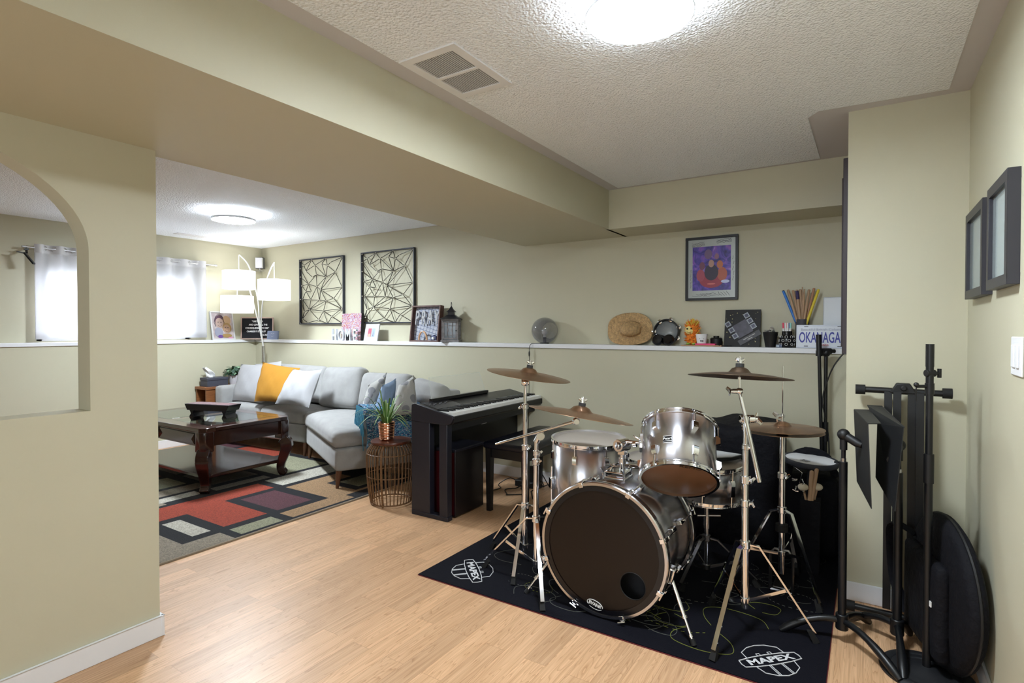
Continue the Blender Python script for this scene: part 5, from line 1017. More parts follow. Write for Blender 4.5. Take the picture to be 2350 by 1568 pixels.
# floor tom
fb = Dp(1352, 1003, 3.08); ft = drum('floor_tom', 'large chrome floor tom on three legs left of the bass drum', (fb.x, fb.y, .275), (0.02, -.03, 1), .203, .415, 8, HEADW, HEADB, lugl=.05, a0=radians(-120))
for a in (radians(-165), radians(-45), radians(75)):
    c = Vector((cos(a)*.222, sin(a)*.222, 0)); bk = part(B().cb((0, 0, 0), (.03, .04, .06), Matrix.Translation((cos(a)*.218, sin(a)*.218, .19))@Matrix.Rotation(a, 4, 'Z')), 'leg_bracket', CHROME, ft, bev=.004)
    part(B().tube([c+Vector((0, 0, .28)), c+Vector((0, 0, -.12)), c*1.12+Vector((0, 0, -.16)), c*1.16+Vector((0, 0, -.245))], .005, 8), 'leg', CHROME, ft); part(B().cyl(c*1.16+Vector((0, 0, -.262)), c*1.16+Vector((0, 0, -.235)), .010, n=12), 'rubber_foot', RUB, ft)
# bass drum: axis along +Y, front head toward the camera
BC = Vector((-.990, 2.275, .3135)); BR = .277; BD = .445
bdm = thing('bass_drum', 'large chrome bass drum with black front head and round port hole', 'drum', (BC.x, BC.y+BD/2, .0)); WL[bdm] = Vector(bdm.location)
bmx = Matrix.Translation(BC)@Matrix.Rotation(-pi/2, 4, 'X')   # local z -> +Y
BM = lambda: B()
BSH = M('smoky_chrome_shell', (.34, .34, .37), .24, 1, aniso='Y')
part(B().lathe([(BR, .03), (BR, BD-.03)], 72, bmx), 'shell', BSH, bdm, world=True, solid=.004, smooth=60)
for z0, z1, nm in ((0, .040, 'front_hoop'), (BD-.040, BD, 'rear_hoop')):
    h_ = part(B().lathe([(BR+.011, z0), (BR+.022, z0), (BR+.026, z0+.004), (BR+.026, z1-.004), (BR+.022, z1), (BR+.011, z1), (BR+.011, z0)], 80, bmx), nm, CHROME2, bdm, world=True)
    part(B().lathe([(BR+.0262, z0+.016), (BR+.0268, z0+.018), (BR+.0268, z0+.023), (BR+.0262, z0+.025)], 80, bmx), 'hoop_inlay', BPLAST, h_)
hx_, hz_ = Yp(1451, 1347, BC.y), None; hr = .058; hcx, hcz = hx_.x-BC.x, hx_.z-BC.z
b = B(); FH = M('black_front_head', (.006, .003, .0025), .28, spec=.35); n = 80
oc = [b.bm.verts.new(Vector((BC.x+(BR+.002)*cos(2*pi*k/n), BC.y+.006, BC.z+(BR+.002)*sin(2*pi*k/n)))) for k in range(n)]; ic = [b.bm.verts.new(Vector((hx_.x+hr*cos(2*pi*k/40), BC.y+.006, hx_.z+hr*sin(2*pi*k/40)))) for k in range(40)]
ed = [b.bm.edges.new((oc[k], oc[(k+1) % n])) for k in range(n)]+[b.bm.edges.new((ic[k], ic[(k+1) % 40])) for k in range(40)]; bmesh.ops.triangle_fill(b.bm, use_beauty=True, edges=ed)
fh = part(b, 'front_head', FH, bdm, world=True, smooth=0); part(B().tube([(hx_.x+hr*cos(2*pi*k/40), BC.y+.006, hx_.z+hr*sin(2*pi*k/40)) for k in range(40)], .0022, 6, closed=True), 'port_rim', BPLAST, fh)
part(B().lathe([(BR-.014, .0025), (BR+.0115, .004)], 72, bmx), 'head_collar', GL, fh)
part(B().lathe([(.001, BD-.006), (BR, BD-.006)], 64, bmx), 'batter_head', HEADW, bdm, world=True)
part(B().cb((0, 0, 0), (.34, .20, .26), Matrix.Translation((BC.x, BC.y+.22, .17))), 'damping_pillow', M('pillow_dark', (.03, .03, .035), .9), bdm, world=True, bev=.04, seg=4)
ec = Yp(1365, 1388, BC.y+.004); em = Matrix.Translation((ec.x, BC.y+.004, ec.z))@Matrix.Rotation(radians(90), 4, 'X')@Matrix.Rotation(radians(-14), 4, 'Z')
part(B().tube([em@Vector((.038*cos(a), .0185*sin(a), 0)) for a in [2*pi*k/32 for k in range(32)]], .0017, 4, closed=True), 'logo_oval', PAPER, fh); me = text_mesh('EVANS', .0205, ext=.0004, bold=.0009, sx=.98); me.transform(em); me.materials.clear(); me.materials.append(PAPER); part(me, 'logo_lettering', None, fh)
for k in range(8):
    a = 2*pi*(k+.5)/8+radians(3); rr = BR+.026
    for z0, sg, nm in ((0, 1, 'claw'), (BD, -1, 'claw')):
        m = bmx@Matrix.Rotation(a, 4, 'Z'); 
        g = part(B().cb((rr+.004, 0, z0+sg*.020), (.006, .022, .046), m).cb((rr-.008, 0, z0-sg*.003), (.024, .020, .005), m).cb((rr+.002, 0, z0+sg*.046), (.016, .014, .012), m), nm, CHROME, bdm, world=True, bev=.002)
        part(B().cyl(m@Vector((rr+.004, 0, z0-sg*.010)), m@Vector((rr+.002, 0, z0+sg*.14)), .0032, n=8).cyl(m@Vector((rr+.004, -.017, z0-sg*.012)), m@Vector((rr+.004, .017, z0-sg*.012)), .0035, n=8), 't_rod', CHROME, g)
    m = bmx@Matrix.Rotation(a, 4, 'Z'); part(B().cb((BR+.012, 0, BD/2-.062), (.024, .024, .05), m), 'lug', CHROME, bdm, world=True, bev=.004); part(B().cb((BR+.012, 0, BD/2+.062), (.024, .024, .05), m), 'lug', CHROME, bdm, world=True, bev=.004)
for (u0, v0, u1, v1, ft_) in ((1553, 1325, 1592, 1486, (-.583, 2.283)), (1247, 1300, 1208, 1366, (-1.393, 2.30))):
    sgn = 1 if u0 > 1400 else -1; p0 = Vector((BC.x+sgn*.285, BC.y+.085, .245 if sgn > 0 else .20)); p1 = Vector((ft_[0], ft_[1], .012)); g = part(B().cb((0, 0, 0), (.045, .05, .07), Matrix.Translation(p0)@Matrix.Rotation(radians(12*sgn), 4, 'Y')), 'spur_bracket', CHROME, bdm, world=True, bev=.006)
    part(B().cyl(p0, p0.lerp(p1, .62), .0085).cyl(p0.lerp(p1, .6), p0.lerp(p1, .64), .012).cyl(p0.lerp(p1, .6), p1, .006).cyl(p0.lerp(p1, .86), p0.lerp(p1, .90), .010, n=10), 'spur', CHROME, bdm, world=True); part(B().cyl(p0.lerp(p1, .92), p0.lerp(p1, 1.01), .010, .012, n=12), 'rubber_tip', RUB, bdm, world=True)
# tom holder on the bass drum
hp0 = Yp(1428, 1090, 2.50); hx0 = hp0.x; ztop = BC.z+sqrt(max(.01, BR**2-(hx0-BC.x)**2)); th_ = part(B().box((hx0-.075, 2.44, ztop-.012), (hx0+.035, 2.56, ztop+.012)).box((hx0-.07, 2.45, ztop+.012), (hx0+.03, 2.55, ztop+.034)), 'holder_plate', CHROME, bdm, world=True, bev=.005)
for x, y in ((-.07, 2.445), (.03, 2.445), (-.07, 2.555), (.03, 2.555)): part(B().cyl((hx0+x, y, ztop), (hx0+x, y, ztop+.030), .006, n=10).cyl((hx0+x, y, ztop+.028), (hx0+x-.01, y-.012, ztop+.052), .004, n=8), 'wing_bolt', CHROME, bdm, world=True)
zj = Yp(1430, 1022, 2.50).z; part(B().cyl((hx0, 2.5, ztop), (hx0, 2.5, zj-.005), .0125).cyl((hx0, 2.5, ztop+.07), (hx0, 2.5, ztop+.095), .018), 'holder_post', CHROME, bdm, world=True)
j0 = Vector((hx0, 2.5, zj)); part(B().cyl(j0+Vector((-.012, -.030, 0)), j0+Vector((.012, .030, 0)), .030, n=28).cyl(j0+Vector((-.016, -.036, 0)), j0+Vector((-.01, -.03, 0)), .018, n=20).cb((0, 0, 0), (.034, .034, .05), Matrix.Translation(j0+Vector((0, 0, -.02)))), 'ratchet_joint', CHROME, bdm, world=True, bev=.002)
tc2 = Pb+ax*.62-Vector((R13, 0, 0))*.96; part(B().cyl(j0+Vector((.0, 0, .018)), tc2, .0095).cyl(j0.lerp(tc2, .45), j0.lerp(tc2, .6), .015), 'tom_arm', CHROME, bdm, world=True)
bkt = part(B().cb((0, 0, 0), (.035, .05, .075), Matrix.Translation(tc2+Vector((-.012, 0, 0)))@tq.to_matrix().to_4x4()).cyl(tc2+Vector((-.02, -.03, .02)), tc2+Vector((-.05, -.03, .035)), .006, n=8), 'mount_bracket', CHROME, bdm, world=True, bev=.006)
# snare drums
s2 = drum('snare_drum', 'dark chrome snare drum right of the rack tom with a grey pad on it', (-.69, 2.945, .452), (.05, -.06, 1), .172, .17, 8, HEADW, HEADB, tall=True, a0=.2, shell=BSH)
zz = .452+.185; pv = [Yp(1630, 1026, 3.02), Yp(1695, 1027, 3.02), Yp(1668, 1053, 2.86), Yp(1630, 1052, 2.86)]; pad_ = thing('practice_pad', 'flat grey practice pad with black edge resting on the snare', 'drum pad', (-.66, 2.95, zz))
pts = [(-.12, -.10), (.03, -.10), (.10, -.01), (.13, .10), (-.12, .10)]; part(B().prism(pts, .002, .018), 'base', RUB, pad_, bev=.002); part(B().prism([(x*.92, y*.9) for x, y in pts], .018, .022), 'playing_surface', M('pad_grey', (.45, .46, .47), .6), pad_); pad_.rotation_euler = (radians(-1.5), radians(2), 0); pad_.location.z = zz+.002
s1 = drum('snare_drum', 'drum with beige coated head seen between the floor tom and rack tom', (-1.02, 3.20, .40), (0, 0, 1), .190, .14, 8, HEADW, HEADB, tall=True, a0=.1)
def strap_(pts, s, w, th, b):
    rows = []
    for i, p in enumerate(pts):
        d = (pts[min(i+1, len(pts)-1)]-pts[max(i-1, 0)]).normalized(); n = d.cross(s).normalized()
        rows.append([b.bm.verts.new(p+s*w*.5*a+n*th*.5*c) for a, c in ((-1, -1), (1, -1), (1, 1), (-1, 1))])
    for a, c in zip(rows, rows[1:]):
        for k in range(4): b.f([a[k], a[(k+1) % 4], c[(k+1) % 4], c[k]])
    b.f(rows[0][::-1]); b.f(rows[-1])
def tripod(t, P, feet, zc, zl, r=.011, strap=(.35, 1.0), m=None, gnd=.007):
    m = m or CHROME; P = Vector((P[0], P[1], 0)); up = Vector((0, 0, 1))
    part(B().cyl(P+up*(zc-.016), P+up*(zc+.016), .021), 'leg_collar', m, t, world=True, bev=.002); part(B().cyl(P+up*(zl-.012), P+up*(zl+.012), .019), 'lower_collar', m, t, world=True, bev=.002)
    for f in feet:
        F = Vector((f[0], f[1], gnd+.012)); d = (F-P); d.z = 0; d.normalize(); s = Vector((-d.y, d.x, 0))
        k1 = P+d*.055+up*(zc-.006); lg_ = B()
        strap_([P+d*.018+up*zc, k1, F+up*.028], s, .018, .007, lg_)
        lg = part(lg_, 'leg', m, t, world=True, smooth=20); mid = k1.lerp(F, .48)
        part(B().tube([P+d*.018+up*zl, mid], .0065, 4, flat=(1.4, .5)), 'brace', m, lg, smooth=20)
        part(B().tube([k1.lerp(F, .90), F-up*.012+d*.004], [.013, .018], 4), 'rubber_foot', RUB, lg, smooth=20)
def wing(b, c, ax, s=1.0):
    c = Vector(c); ax = Vector(ax).normalized(); b.cyl(c, c+ax*.014*s, .007*s, n=12); o = ax.orthogonal().normalized()
    for sg in (-1, 1): b.tube([c+ax*.010*s+o*sg*.004, c+ax*.017*s+o*sg*.017*s], [.008*s, .006*s], 6, flat=(1, .5))
    return b
def clamp(t, c, r=.018, h=.026, wd=(1, 0, 0)):
    g = part(B().cyl(Vector(c)-Vector((0, 0, h/2)), Vector(c)+Vector((0, 0, h/2)), r), 'height_collar', CHROME, t, world=True, bev=.003); part(wing(B(), Vector(c)+Vector(wd).normalized()*(r-.002), wd), 'wing_bolt', CHROME, g)
def v2z(v, D): return CH-(v-756.5)*D/FPX
BRS = M('aged_bronze_cymbal', (.40, .235, .14), .27, .9, wave=('RINGS', 110, .25), var=(7, .25))
def cymbal(name, label, c, r, nrm, bell=.19, h=.046, m=None, th=.0014):
    t = thing(name, label, 'cymbal', c, quat=aimq(nrm)); br_ = r*bell*1.15; pr = [(.006, h*.98), (br_*.35, h*.94), (br_*.7, h*.78), (br_*.92, h*.50), (br_*1.1, h*.38)]
    for k in range(1, 13): q = k/12; rr = br_*1.1+(r-br_*1.1)*q; pr.append((rr, h*.38*(1-q**1.6)))
    pr += [(r, -th)]+[(rr, z-th) for rr, z in pr[::-1]]
    part(B().lathe(pr+[pr[0]], 80), 'plate', m or BRS, t, smooth=30); return t
def topper(t, c, nrm, nut=True):
    n = Vector(nrm).normalized(); c = Vector(c); part(B().cyl(c-n*.015, c+n*.075, .0038, n=10), 'tilter_rod', CHROME, t, world=True)
    part(B().cyl(c+n*.030, c+n*.046, .017, n=18), 'felt', FELT, t, world=True); part(B().cyl(c-n*.006, c+n*.004, .014, n=16), 'felt', FELT, t, world=True)
    if nut: part(wing(B(), c+n*.046, n, 1.15), 'wing_nut', CHROME, t, world=True)
Rr = lambda a, b_, c: Vector((0, 0, 1))+RT*tan(radians(a))+(Vector((-c[0], -c[1], 0)).normalized())*tan(radians(b_))
# stand B + high left crash
PBs = (-1.584, 2.601); DB = 3.044; up = Vector((0, 0, 1)); P3 = lambda P, z: Vector((P[0], P[1], z))
t = thing('cymbal_stand', 'straight chrome cymbal stand at far left of the kit under the high crash', 'cymbal stand', (*PBs, .007)); 
tripod(t, PBs, ((-1.496, 2.343), (-1.848, 2.664), (-1.40, 2.80)), .325, .10)
part(B().cyl(P3(PBs, .075), P3(PBs, .645), .0145), 'lower_tube', CHROME, t, world=True); part(B().cyl(P3(PBs, .64), P3(PBs, .872), .0120), 'middle_tube', CHROME, t, world=True); part(B().cyl(P3(PBs, .87), P3(PBs, 1.0), .0095), 'upper_tube', CHROME, t, world=True)
clamp(t, P3(PBs, .648), .020, .03, (.9, -.3, 0)); clamp(t, P3(PBs, .875), .018, .028, (-.5, -.8, 0))
tz = v2z(878, DB); part(B().ball(P3(PBs, tz), .022, 10).cyl(P3(PBs, tz)-RT*.02, P3(PBs, tz)+RT*.02, .016), 'tilter', CHROME, t, world=True)
cA = Dp(1213, 862, DB); nA = Rr(8.5, 1.5, cA); topper(t, cA+nA.normalized()*.012, nA); cymbal('crash_cymbal', 'high tilted crash cymbal at far left in front of the globe lamp', cA, .232, nA)
part(B().cyl(P3(PBs, tz), cA, .006), 'tilter_arm', CHROME, t, world=True)
# stand A + low boom cymbal
PAs = (-1.426, 2.451); DA = 2.833
t = thing('cymbal_boom_stand', 'chrome boom cymbal stand with horizontal arm left of the bass drum', 'cymbal stand', (*PAs, .007)); tripod(t, PAs, ((-1.244, 2.197), (-1.738, 2.431), (-1.33, 2.745)), .325, .10)
part(B().cyl(P3(PAs, .075), P3(PAs, .62), .0145), 'lower_tube', CHROME, t, world=True); part(B().cyl(P3(PAs, .62), P3(PAs, .73), .0115), 'upper_tube', CHROME, t, world=True); clamp(t, P3(PAs, .62), .020, .032, (.8, -.5, 0)); clamp(t, P3(PAs, .665), .017, .026, (1, -.2, 0))
pa, pb = Dp(1147, 1017, 2.93), Dp(1322, 967, 2.62); bz = Dp(1240, 1000, DA); part(B().cyl(pa, pb, .0075).cyl(pa.lerp(pb, .0)-(pb-pa).normalized()*.03, pa, .0055), 'boom_arm', CHROME, t, world=True)
part(B().cyl(P3(PAs, .72), bz+up*.012, .016).cyl(bz-FW*.025, bz+FW*.025, .022), 'boom_tilter', CHROME, t, world=True, bev=.002)
cB = Dp(1332, 953, 2.60); nB = Rr(9.6, -4.6, cB); part(B().ball(pb, .018, 8).cyl(pb-FW*.022, pb+FW*.022, .013).cyl(pb, cB, .006), 'tilter', CHROME, t, world=True); topper(t, cB+nB.normalized()*.012, nB)
cymbal('crash_cymbal', 'lower crash cymbal on the boom arm above the floor tom', cB, .247, nB)
# stand C + right cymbal
PCs = (-.4255, 2.49); DC = 2.325
t = thing('cymbal_stand', 'tall chrome cymbal stand right of the bass drum with a short tilted boom', 'cymbal stand', (*PCs, .007)); tripod(t, PCs, ((-.493, 2.225), (-.169, 2.582), (-.602, 2.671)), v2z(1252, DC), .155)
part(B().cyl(P3(PCs, .12), P3(PCs, v2z(1155, DC)), .0145), 'lower_tube', CHROME, t, world=True); part(B().cyl(P3(PCs, v2z(1160, DC)), P3(PCs, v2z(1020, DC)), .0125), 'middle_tube', CHROME, t, world=True); part(B().cyl(P3(PCs, v2z(1030, DC)), P3(PCs, v2z(965, DC)), .0105), 'upper_tube', CHROME, t, world=True)
clamp(t, P3(PCs, v2z(1157, DC)), .019, .03, (1, .3, 0)); clamp(t, P3(PCs, v2z(1102, DC)), .021, .034, (1, -.4, 0)); clamp(t, P3(PCs, v2z(1028, DC)), .015, .02, (1, 0, 0))
cl = P3(PCs, v2z(962, DC)); part(B().cyl(cl-RT*.025, cl+RT*.035, .017).cyl(cl-up*.02, cl+up*.014, .019), 'boom_clamp', CHROME, t, world=True, bev=.003); part(wing(B(), cl+RT*.03, RT, 1.6), 'wing_bolt', CHROME, t, world=True)
pa, pb = Dp(1743, 1107, 2.26), Dp(1697, 898, 2.33); part(B().cyl(pa, Dp(1710, 955, 2.30), .0088).cyl(Dp(1710, 955, 2.30), pb, .0075), 'boom_arm', CHROME, t, world=True)
cC = Dp(1697, 866, 2.33); part(B().ball(pb, .015, 8).cyl(pb-RT*.03, pb+RT*.012, .010).cyl(pb, cC, .0062), 'tilter', CHROME, t, world=True); part(wing(B(), pb-RT*.028, -RT, 1.2), 'wing_bolt', CHROME, t, world=True)
nC = Rr(1.8, -6.3, cC); topper(t, cC+nC.normalized()*.012, nC); cymbal('ride_cymbal', 'nearly level cymbal on the right stand seen edge-on', cC, .208, nC, m=M('dark_bronze_cymbal', (.16, .11, .075), .35, .9, wave=('RINGS', 110, .25)))
# hi-hat
PH = (-.343, 2.99); DH = 2.70
t = thing('hi_hat_stand', 'chrome hi-hat stand with pedal behind the right cymbal stand', 'hi-hat stand', (*PH, .007)); tripod(t, PH, ((-.171, 2.87), (-.56, 2.86), (-.30, 3.24)), v2z(1172, DH), .2)
part(B().cyl(P3(PH, .10), P3(PH, v2z(1090, DH)), .0140), 'lower_tube', CHROME, t, world=True); part(B().cyl(P3(PH, v2z(1095, DH)), P3(PH, v2z(1000, DH)), .0125), 'upper_tube', CHROME, t, world=True); clamp(t, P3(PH, v2z(1093, DH)), .021, .03, (.8, -.6, 0)); part(B().cyl(P3(PH, v2z(1222, DH)), P3(PH, v2z(1205, DH)), .028), 'memory_lock', RUB, t, world=True)
zh = v2z(985, DH); part(B().cyl(P3(PH, zh-.03), P3(PH, zh-.012), .030, .024, n=20), 'bottom_seat', RUB, t, world=True); part(B().cyl(P3(PH, .8), P3(PH, v2z(840, DH)), .0032, n=8), 'pull_rod', CHROME, t, world=True)
part(B().cyl(P3(PH, zh+.03), P3(PH, zh+.075), .008).cyl(P3(PH, zh+.055), P3(PH, zh+.068), .013), 'clutch', CHROME, t, world=True); part(wing(B(), P3(PH, zh+.06)-RT*.01, -RT, 1.5), 'wing_bolt', CHROME, t, world=True)
x, y = PH; part(B().tube([(x-.05, y, .012), (x-.05, y, .19), (x-.03, y, .215), (x+.03, y, .215), (x+.05, y, .19), (x+.05, y, .012), (x-.05, y, .012)], .008, 6), 'pedal_frame', M('dark_chrome', (.25, .25, .26), .3, 1), t, world=True); part(B().box((x-.04, y, .02), (x+.04, y+.27, .028), Matrix.Translation((0, 0, 0))), 'footboard', M('dark_chrome'), t, world=True, bev=.003)
cH = P3(PH, zh); nH = Rr(-.8, -1.0, cH); cymbal('hi_hat_cymbal', 'top hi-hat cymbal with a domed bell right of the kit', cH+up*.004, .186, nH, h=.034); cymbal('hi_hat_cymbal', 'bottom hi-hat cymbal, only its rim showing beneath the top one', cH-up*.012, .184, -nH, h=.030)
# snare stand, bass pedal
t = thing('snare_stand', 'folding snare stand under the right snare drum', 'drum stand', (-.69, 2.945, .007)); PS = (-.69, 2.945); tripod(t, PS, ((-.86, 3.14), (-.45, 2.98), (-.76, 2.73)), .22, .07, m=M('dark_chrome')); part(B().cyl(P3(PS, .05), P3(PS, .40), .011), 'post', CHROME2, t, world=True)
for a in (.4, 2.5, 4.6): part(B().tube([P3(PS, .38), P3(PS, .40)+Vector((cos(a)*.10, sin(a)*.10, 0)), P3(PS, .425)+Vector((cos(a)*.185, sin(a)*.185, 0)), P3(PS, .46)+Vector((cos(a)*.195, sin(a)*.195, 0))], .006, 8), 'basket_arm', CHROME2, t, world=True)
part(B().cyl(P3(PS, .335)-RT*.05, P3(PS, .335)+RT*.07, .008).cyl(P3(PS, .27), P3(PS, .335), .015), 'adjuster', CHROME2, t, world=True)
t = thing('snare_stand', 'folding stand under the beige-headed drum', 'drum stand', (-1.02, 3.20, .007)); PS = (-1.02, 3.20); tripod(t, PS, ((-1.2, 3.36), (-.82, 3.30), (-1.03, 2.98)), .2, .06, m=M('dark_chrome')); part(B().cyl(P3(PS, .05), P3(PS, .36), .011), 'post', CHROME2, t, world=True)
for a in (.9, 3.0, 5.1): part(B().tube([P3(PS, .34), P3(PS, .36)+Vector((cos(a)*.12, sin(a)*.12, 0)), P3(PS, .375)+Vector((cos(a)*.203, sin(a)*.203, 0)), P3(PS, .41)+Vector((cos(a)*.21, sin(a)*.21, 0))], .006, 8), 'basket_arm', CHROME2, t, world=True)
t = thing('bass_pedal', 'bass drum pedal with felt beater behind the bass drum', 'drum pedal', (-.93, 2.80, .007)); part(B().box((-.04, 0, .0), (.04, .30, .006)), 'base_plate', M('dark_chrome'), t); part(B().box((-.035, .02, .05), (.035, .29, .056), Matrix.Rotation(radians(-8), 4, 'X')), 'footboard', M('dark_chrome'), t, bev=.003); part(B().tube([(-.05, 0, 0), (-.05, 0, .19), (.05, 0, .19), (.05, 0, 0)], .008, 6), 'frame', CHROME2, t); part(B().cyl((0, 0, .19), (0, -.03, .34), .004, n=8).cyl((0, -.055, .34), (0, -.012, .34), .024), 'beater', M('beater_felt', (.5, .5, .48), .9), t)
# ------------------------------------------------------------------ black bags and the electronic pad behind the kit
lump = lambda A: None
t = thing('covered_amplifier', 'large black cloth-covered bulk behind the snare against the back wall', 'covered equipment', (-.69, 3.70, .007))
part(softbox(B(), lambda p: Vector((p.x, p.y, p.z+.365+.02*sin(9*p.x)*(p.z > .2)-.10*max(0, p.x+.05)*(p.z > .2)+.008*sin(23*p.x+11*p.y))), .54, .46, .73, .06, 0, n=16, lump=.008, seed=4), 'cloth_cover', BLKCLOTH, t)
t = thing('gig_bag', 'black nylon equipment bag with carry strap behind the hi-hat', 'bag', (-.27, 3.665, .007)); part(softbox(B(), lambda p: Vector((p.x, p.y, p.z+.235+.010*sin(17*p.x+5*p.y))), .31, .32, .46, .06, .02, n=12, lump=.008, seed=8), 'bag_body', BLKCLOTH, t)
part(B().tube(spline([(-.11, -.1, .44), (-.08, -.1, .56), (.0, -.1, .60), (.09, -.09, .57), (.13, -.08, .46)], 6), .014, 6, flat=(.4, 1.6)), 'carry_strap', BLKCLOTH, t)
ep = Dp(1860, 1054, 3.06); t = thing('electronic_drum_pad', 'round electronic drum pad with white mesh head and dark grey rim', 'drum pad', ep, quat=aimq((.05, -.03, 1))); r = .125
part(B().lathe([(.001, -.035), (r*.9, -.035), (r+.012, -.022), (r+.016, -.006), (r+.012, .004), (r, .002), (r, -.004)], 56), 'rim', M('rim_rubber', (.018, .021, .032), .55), t); part(B().lathe([(.001, .0), (r, .0)], 56), 'mesh_head', M('mesh_white', (.66, .67, .70), .7), t)
part(B().tube([(-.06+.02*cos(a*3), -.01+.02*sin(2*a), .001) for a in [k*.35 for k in range(18)]], .0008, 3), 'head_doodle', BPLAST, t); part(B().cb((r*.55, -r*.85, -.005), (.022, .022, .03)).cb((r*.8, r*.75, .008), (.02, .03, .05)), 'rim_clip', RUB, t, bev=.003)
part(B().cyl((0, 0, -.035), (0, 0, -ep.z+.012), .012).cyl((0, 0, -ep.z+.012), (0, 0, -ep.z+.03), .05), 'support_post', BLACK, t)
pos = [((1843, 1118), (1850, 1150)), ((1876, 1118), (1868, 1150))]
for i, (a, c) in enumerate(pos):
    A, C_ = Dp(*a, 2.94), Dp(*c, 2.94); C_ = A+(C_-A)*1.5; t = thing('timpani_mallet', 'felt-headed mallet, %s of the pair below the electronic pad' % ('left', 'right')[i], 'mallet', C_); part(B().ball(A-C_, .026, 10, (1, 1, .72)), 'felt_head', M('cream_felt', (.62, .56, .43), .9), t); part(B().cyl((0, 0, 0), A-C_, .006, n=10), 'shaft', SW, t)
for i, (a, c) in enumerate((((1863, 1084), (1858, 1146)), ((1874, 1079), (1863, 1146)))):
    A, C_ = Dp(*a, 2.93), Dp(*c, 2.93); C_ = A+(C_-A)*1.04; t = thing('drumstick', 'thick drumstick in the holder below the electronic pad, %s one' % ('left', 'right')[i], 'drumstick', C_); part(B().cyl((0, 0, 0), A-C_, .0105, n=12).ball(A-C_, .0105, 6), 'shaft', SW, t)
q = Dp(1860, 1190, 2.96); t = thing('stick_pouch', 'black pouch holding mallets and sticks below the electronic pad', 'pouch', (q.x, q.y, .007)); part(B().tube([(0, 0, 0), (0, 0, v2z(1146, 2.95)-.007)], [.06, .065], 4), 'pouch', BLKCLOTH, t, smooth=20)
t = thing('drum_key_ring', 'cluster of small chrome clips hanging beside the mallets', 'hardware', Dp(1834, 1112, 2.95)); rnd = random.Random(1); b = B()
for k in range(9): p = Vector((rnd.uniform(-.03, .03), rnd.uniform(-.01, .01), rnd.uniform(-.04, .04))); d = Vector((rnd.uniform(-1, 1), rnd.uniform(-.3, .3), rnd.uniform(-1, 1))).normalized(); b.tube([p-d*.014, p, p+d*.014+Vector((0, 0, .008))], .0035, 6)
b.tube([(0, 0, 0), (.01, .06, .05), tuple(Vector((ep.x-.10, ep.y-.03, ep.z-.03))-Dp(1834, 1112, 2.95))], .002, 5); part(b, 'clips', CHROME, t)
# microphone stand at the back
PM_ = (-.212, 3.965); t = thing('microphone_stand', 'black microphone stand with folded boom and round base by the back wall', 'microphone stand', (*PM_, 0)); part(B().lathe([(.001, .0), (.125, 0), (.128, .010), (.11, .02), (.03, .03), (.001, .032)], 40), 'round_base', BLACK, t)
Dm = (P3(PM_, 0)-O0).dot(FW); zt = v2z(806, Dm)+.0; part(B().cyl((0, 0, .03), (0, 0, zt), .011).cyl((0, 0, .60), (0, 0, .72), .017), 'pole', BLACK, t); part(B().cyl(Vector((0, 0, zt))-RT*.03, Vector((0, 0, zt))+RT*.03, .019).ball((0, 0, zt-.01), .026, 8).cyl(Vector((0, 0, zt))+RT*.03, Vector((0, 0, zt))+RT*.055, .012), 'boom_clutch', BPLAST, t)
bo = -RT*.043; part(B().cyl(Vector((0, 0, .52))+bo*.5, Vector((0, 0, zt+.0))+bo, .0105).cyl(Vector((0, 0, zt))+bo, Vector((0, 0, v2z(768, Dm)))+bo*1.08, .016).cyl(Vector((0, 0, zt-.03))+bo, Vector((0, 0, zt+.005))+bo, .019), 'boom_arm', BLACK, t)
a = [Dp(1934, 800, 3.35), Dp(1915, 838, 3.38), Dp(1897, 880, 3.42), Dp(1888, 925, 3.44)]; cb2 = solo(B().tube(spline([(XN-.014, a[0].y, a[0].z)]+[tuple(p) for p in a[1:]]+[(PM_[0]+.02, PM_[1]-.01, .6), (PM_[0]+.02, PM_[1]-.02, .2)], 6), .004, 6), 'microphone_cable', BPLAST, 'black cable running from the tall wall frame down the rear microphone stand', 'cable')
solo(B().tube(spline([(-.16, 3.95, .40), (-.12, 3.7, .33), (-.10, 3.4, .36), (-.095, 3.2, .30), (-.11, 3.15, .02)], 6), .004, 6), 'loose_cable', BPLAST, 'black cable arching across the niche behind the first music stand', 'cable')
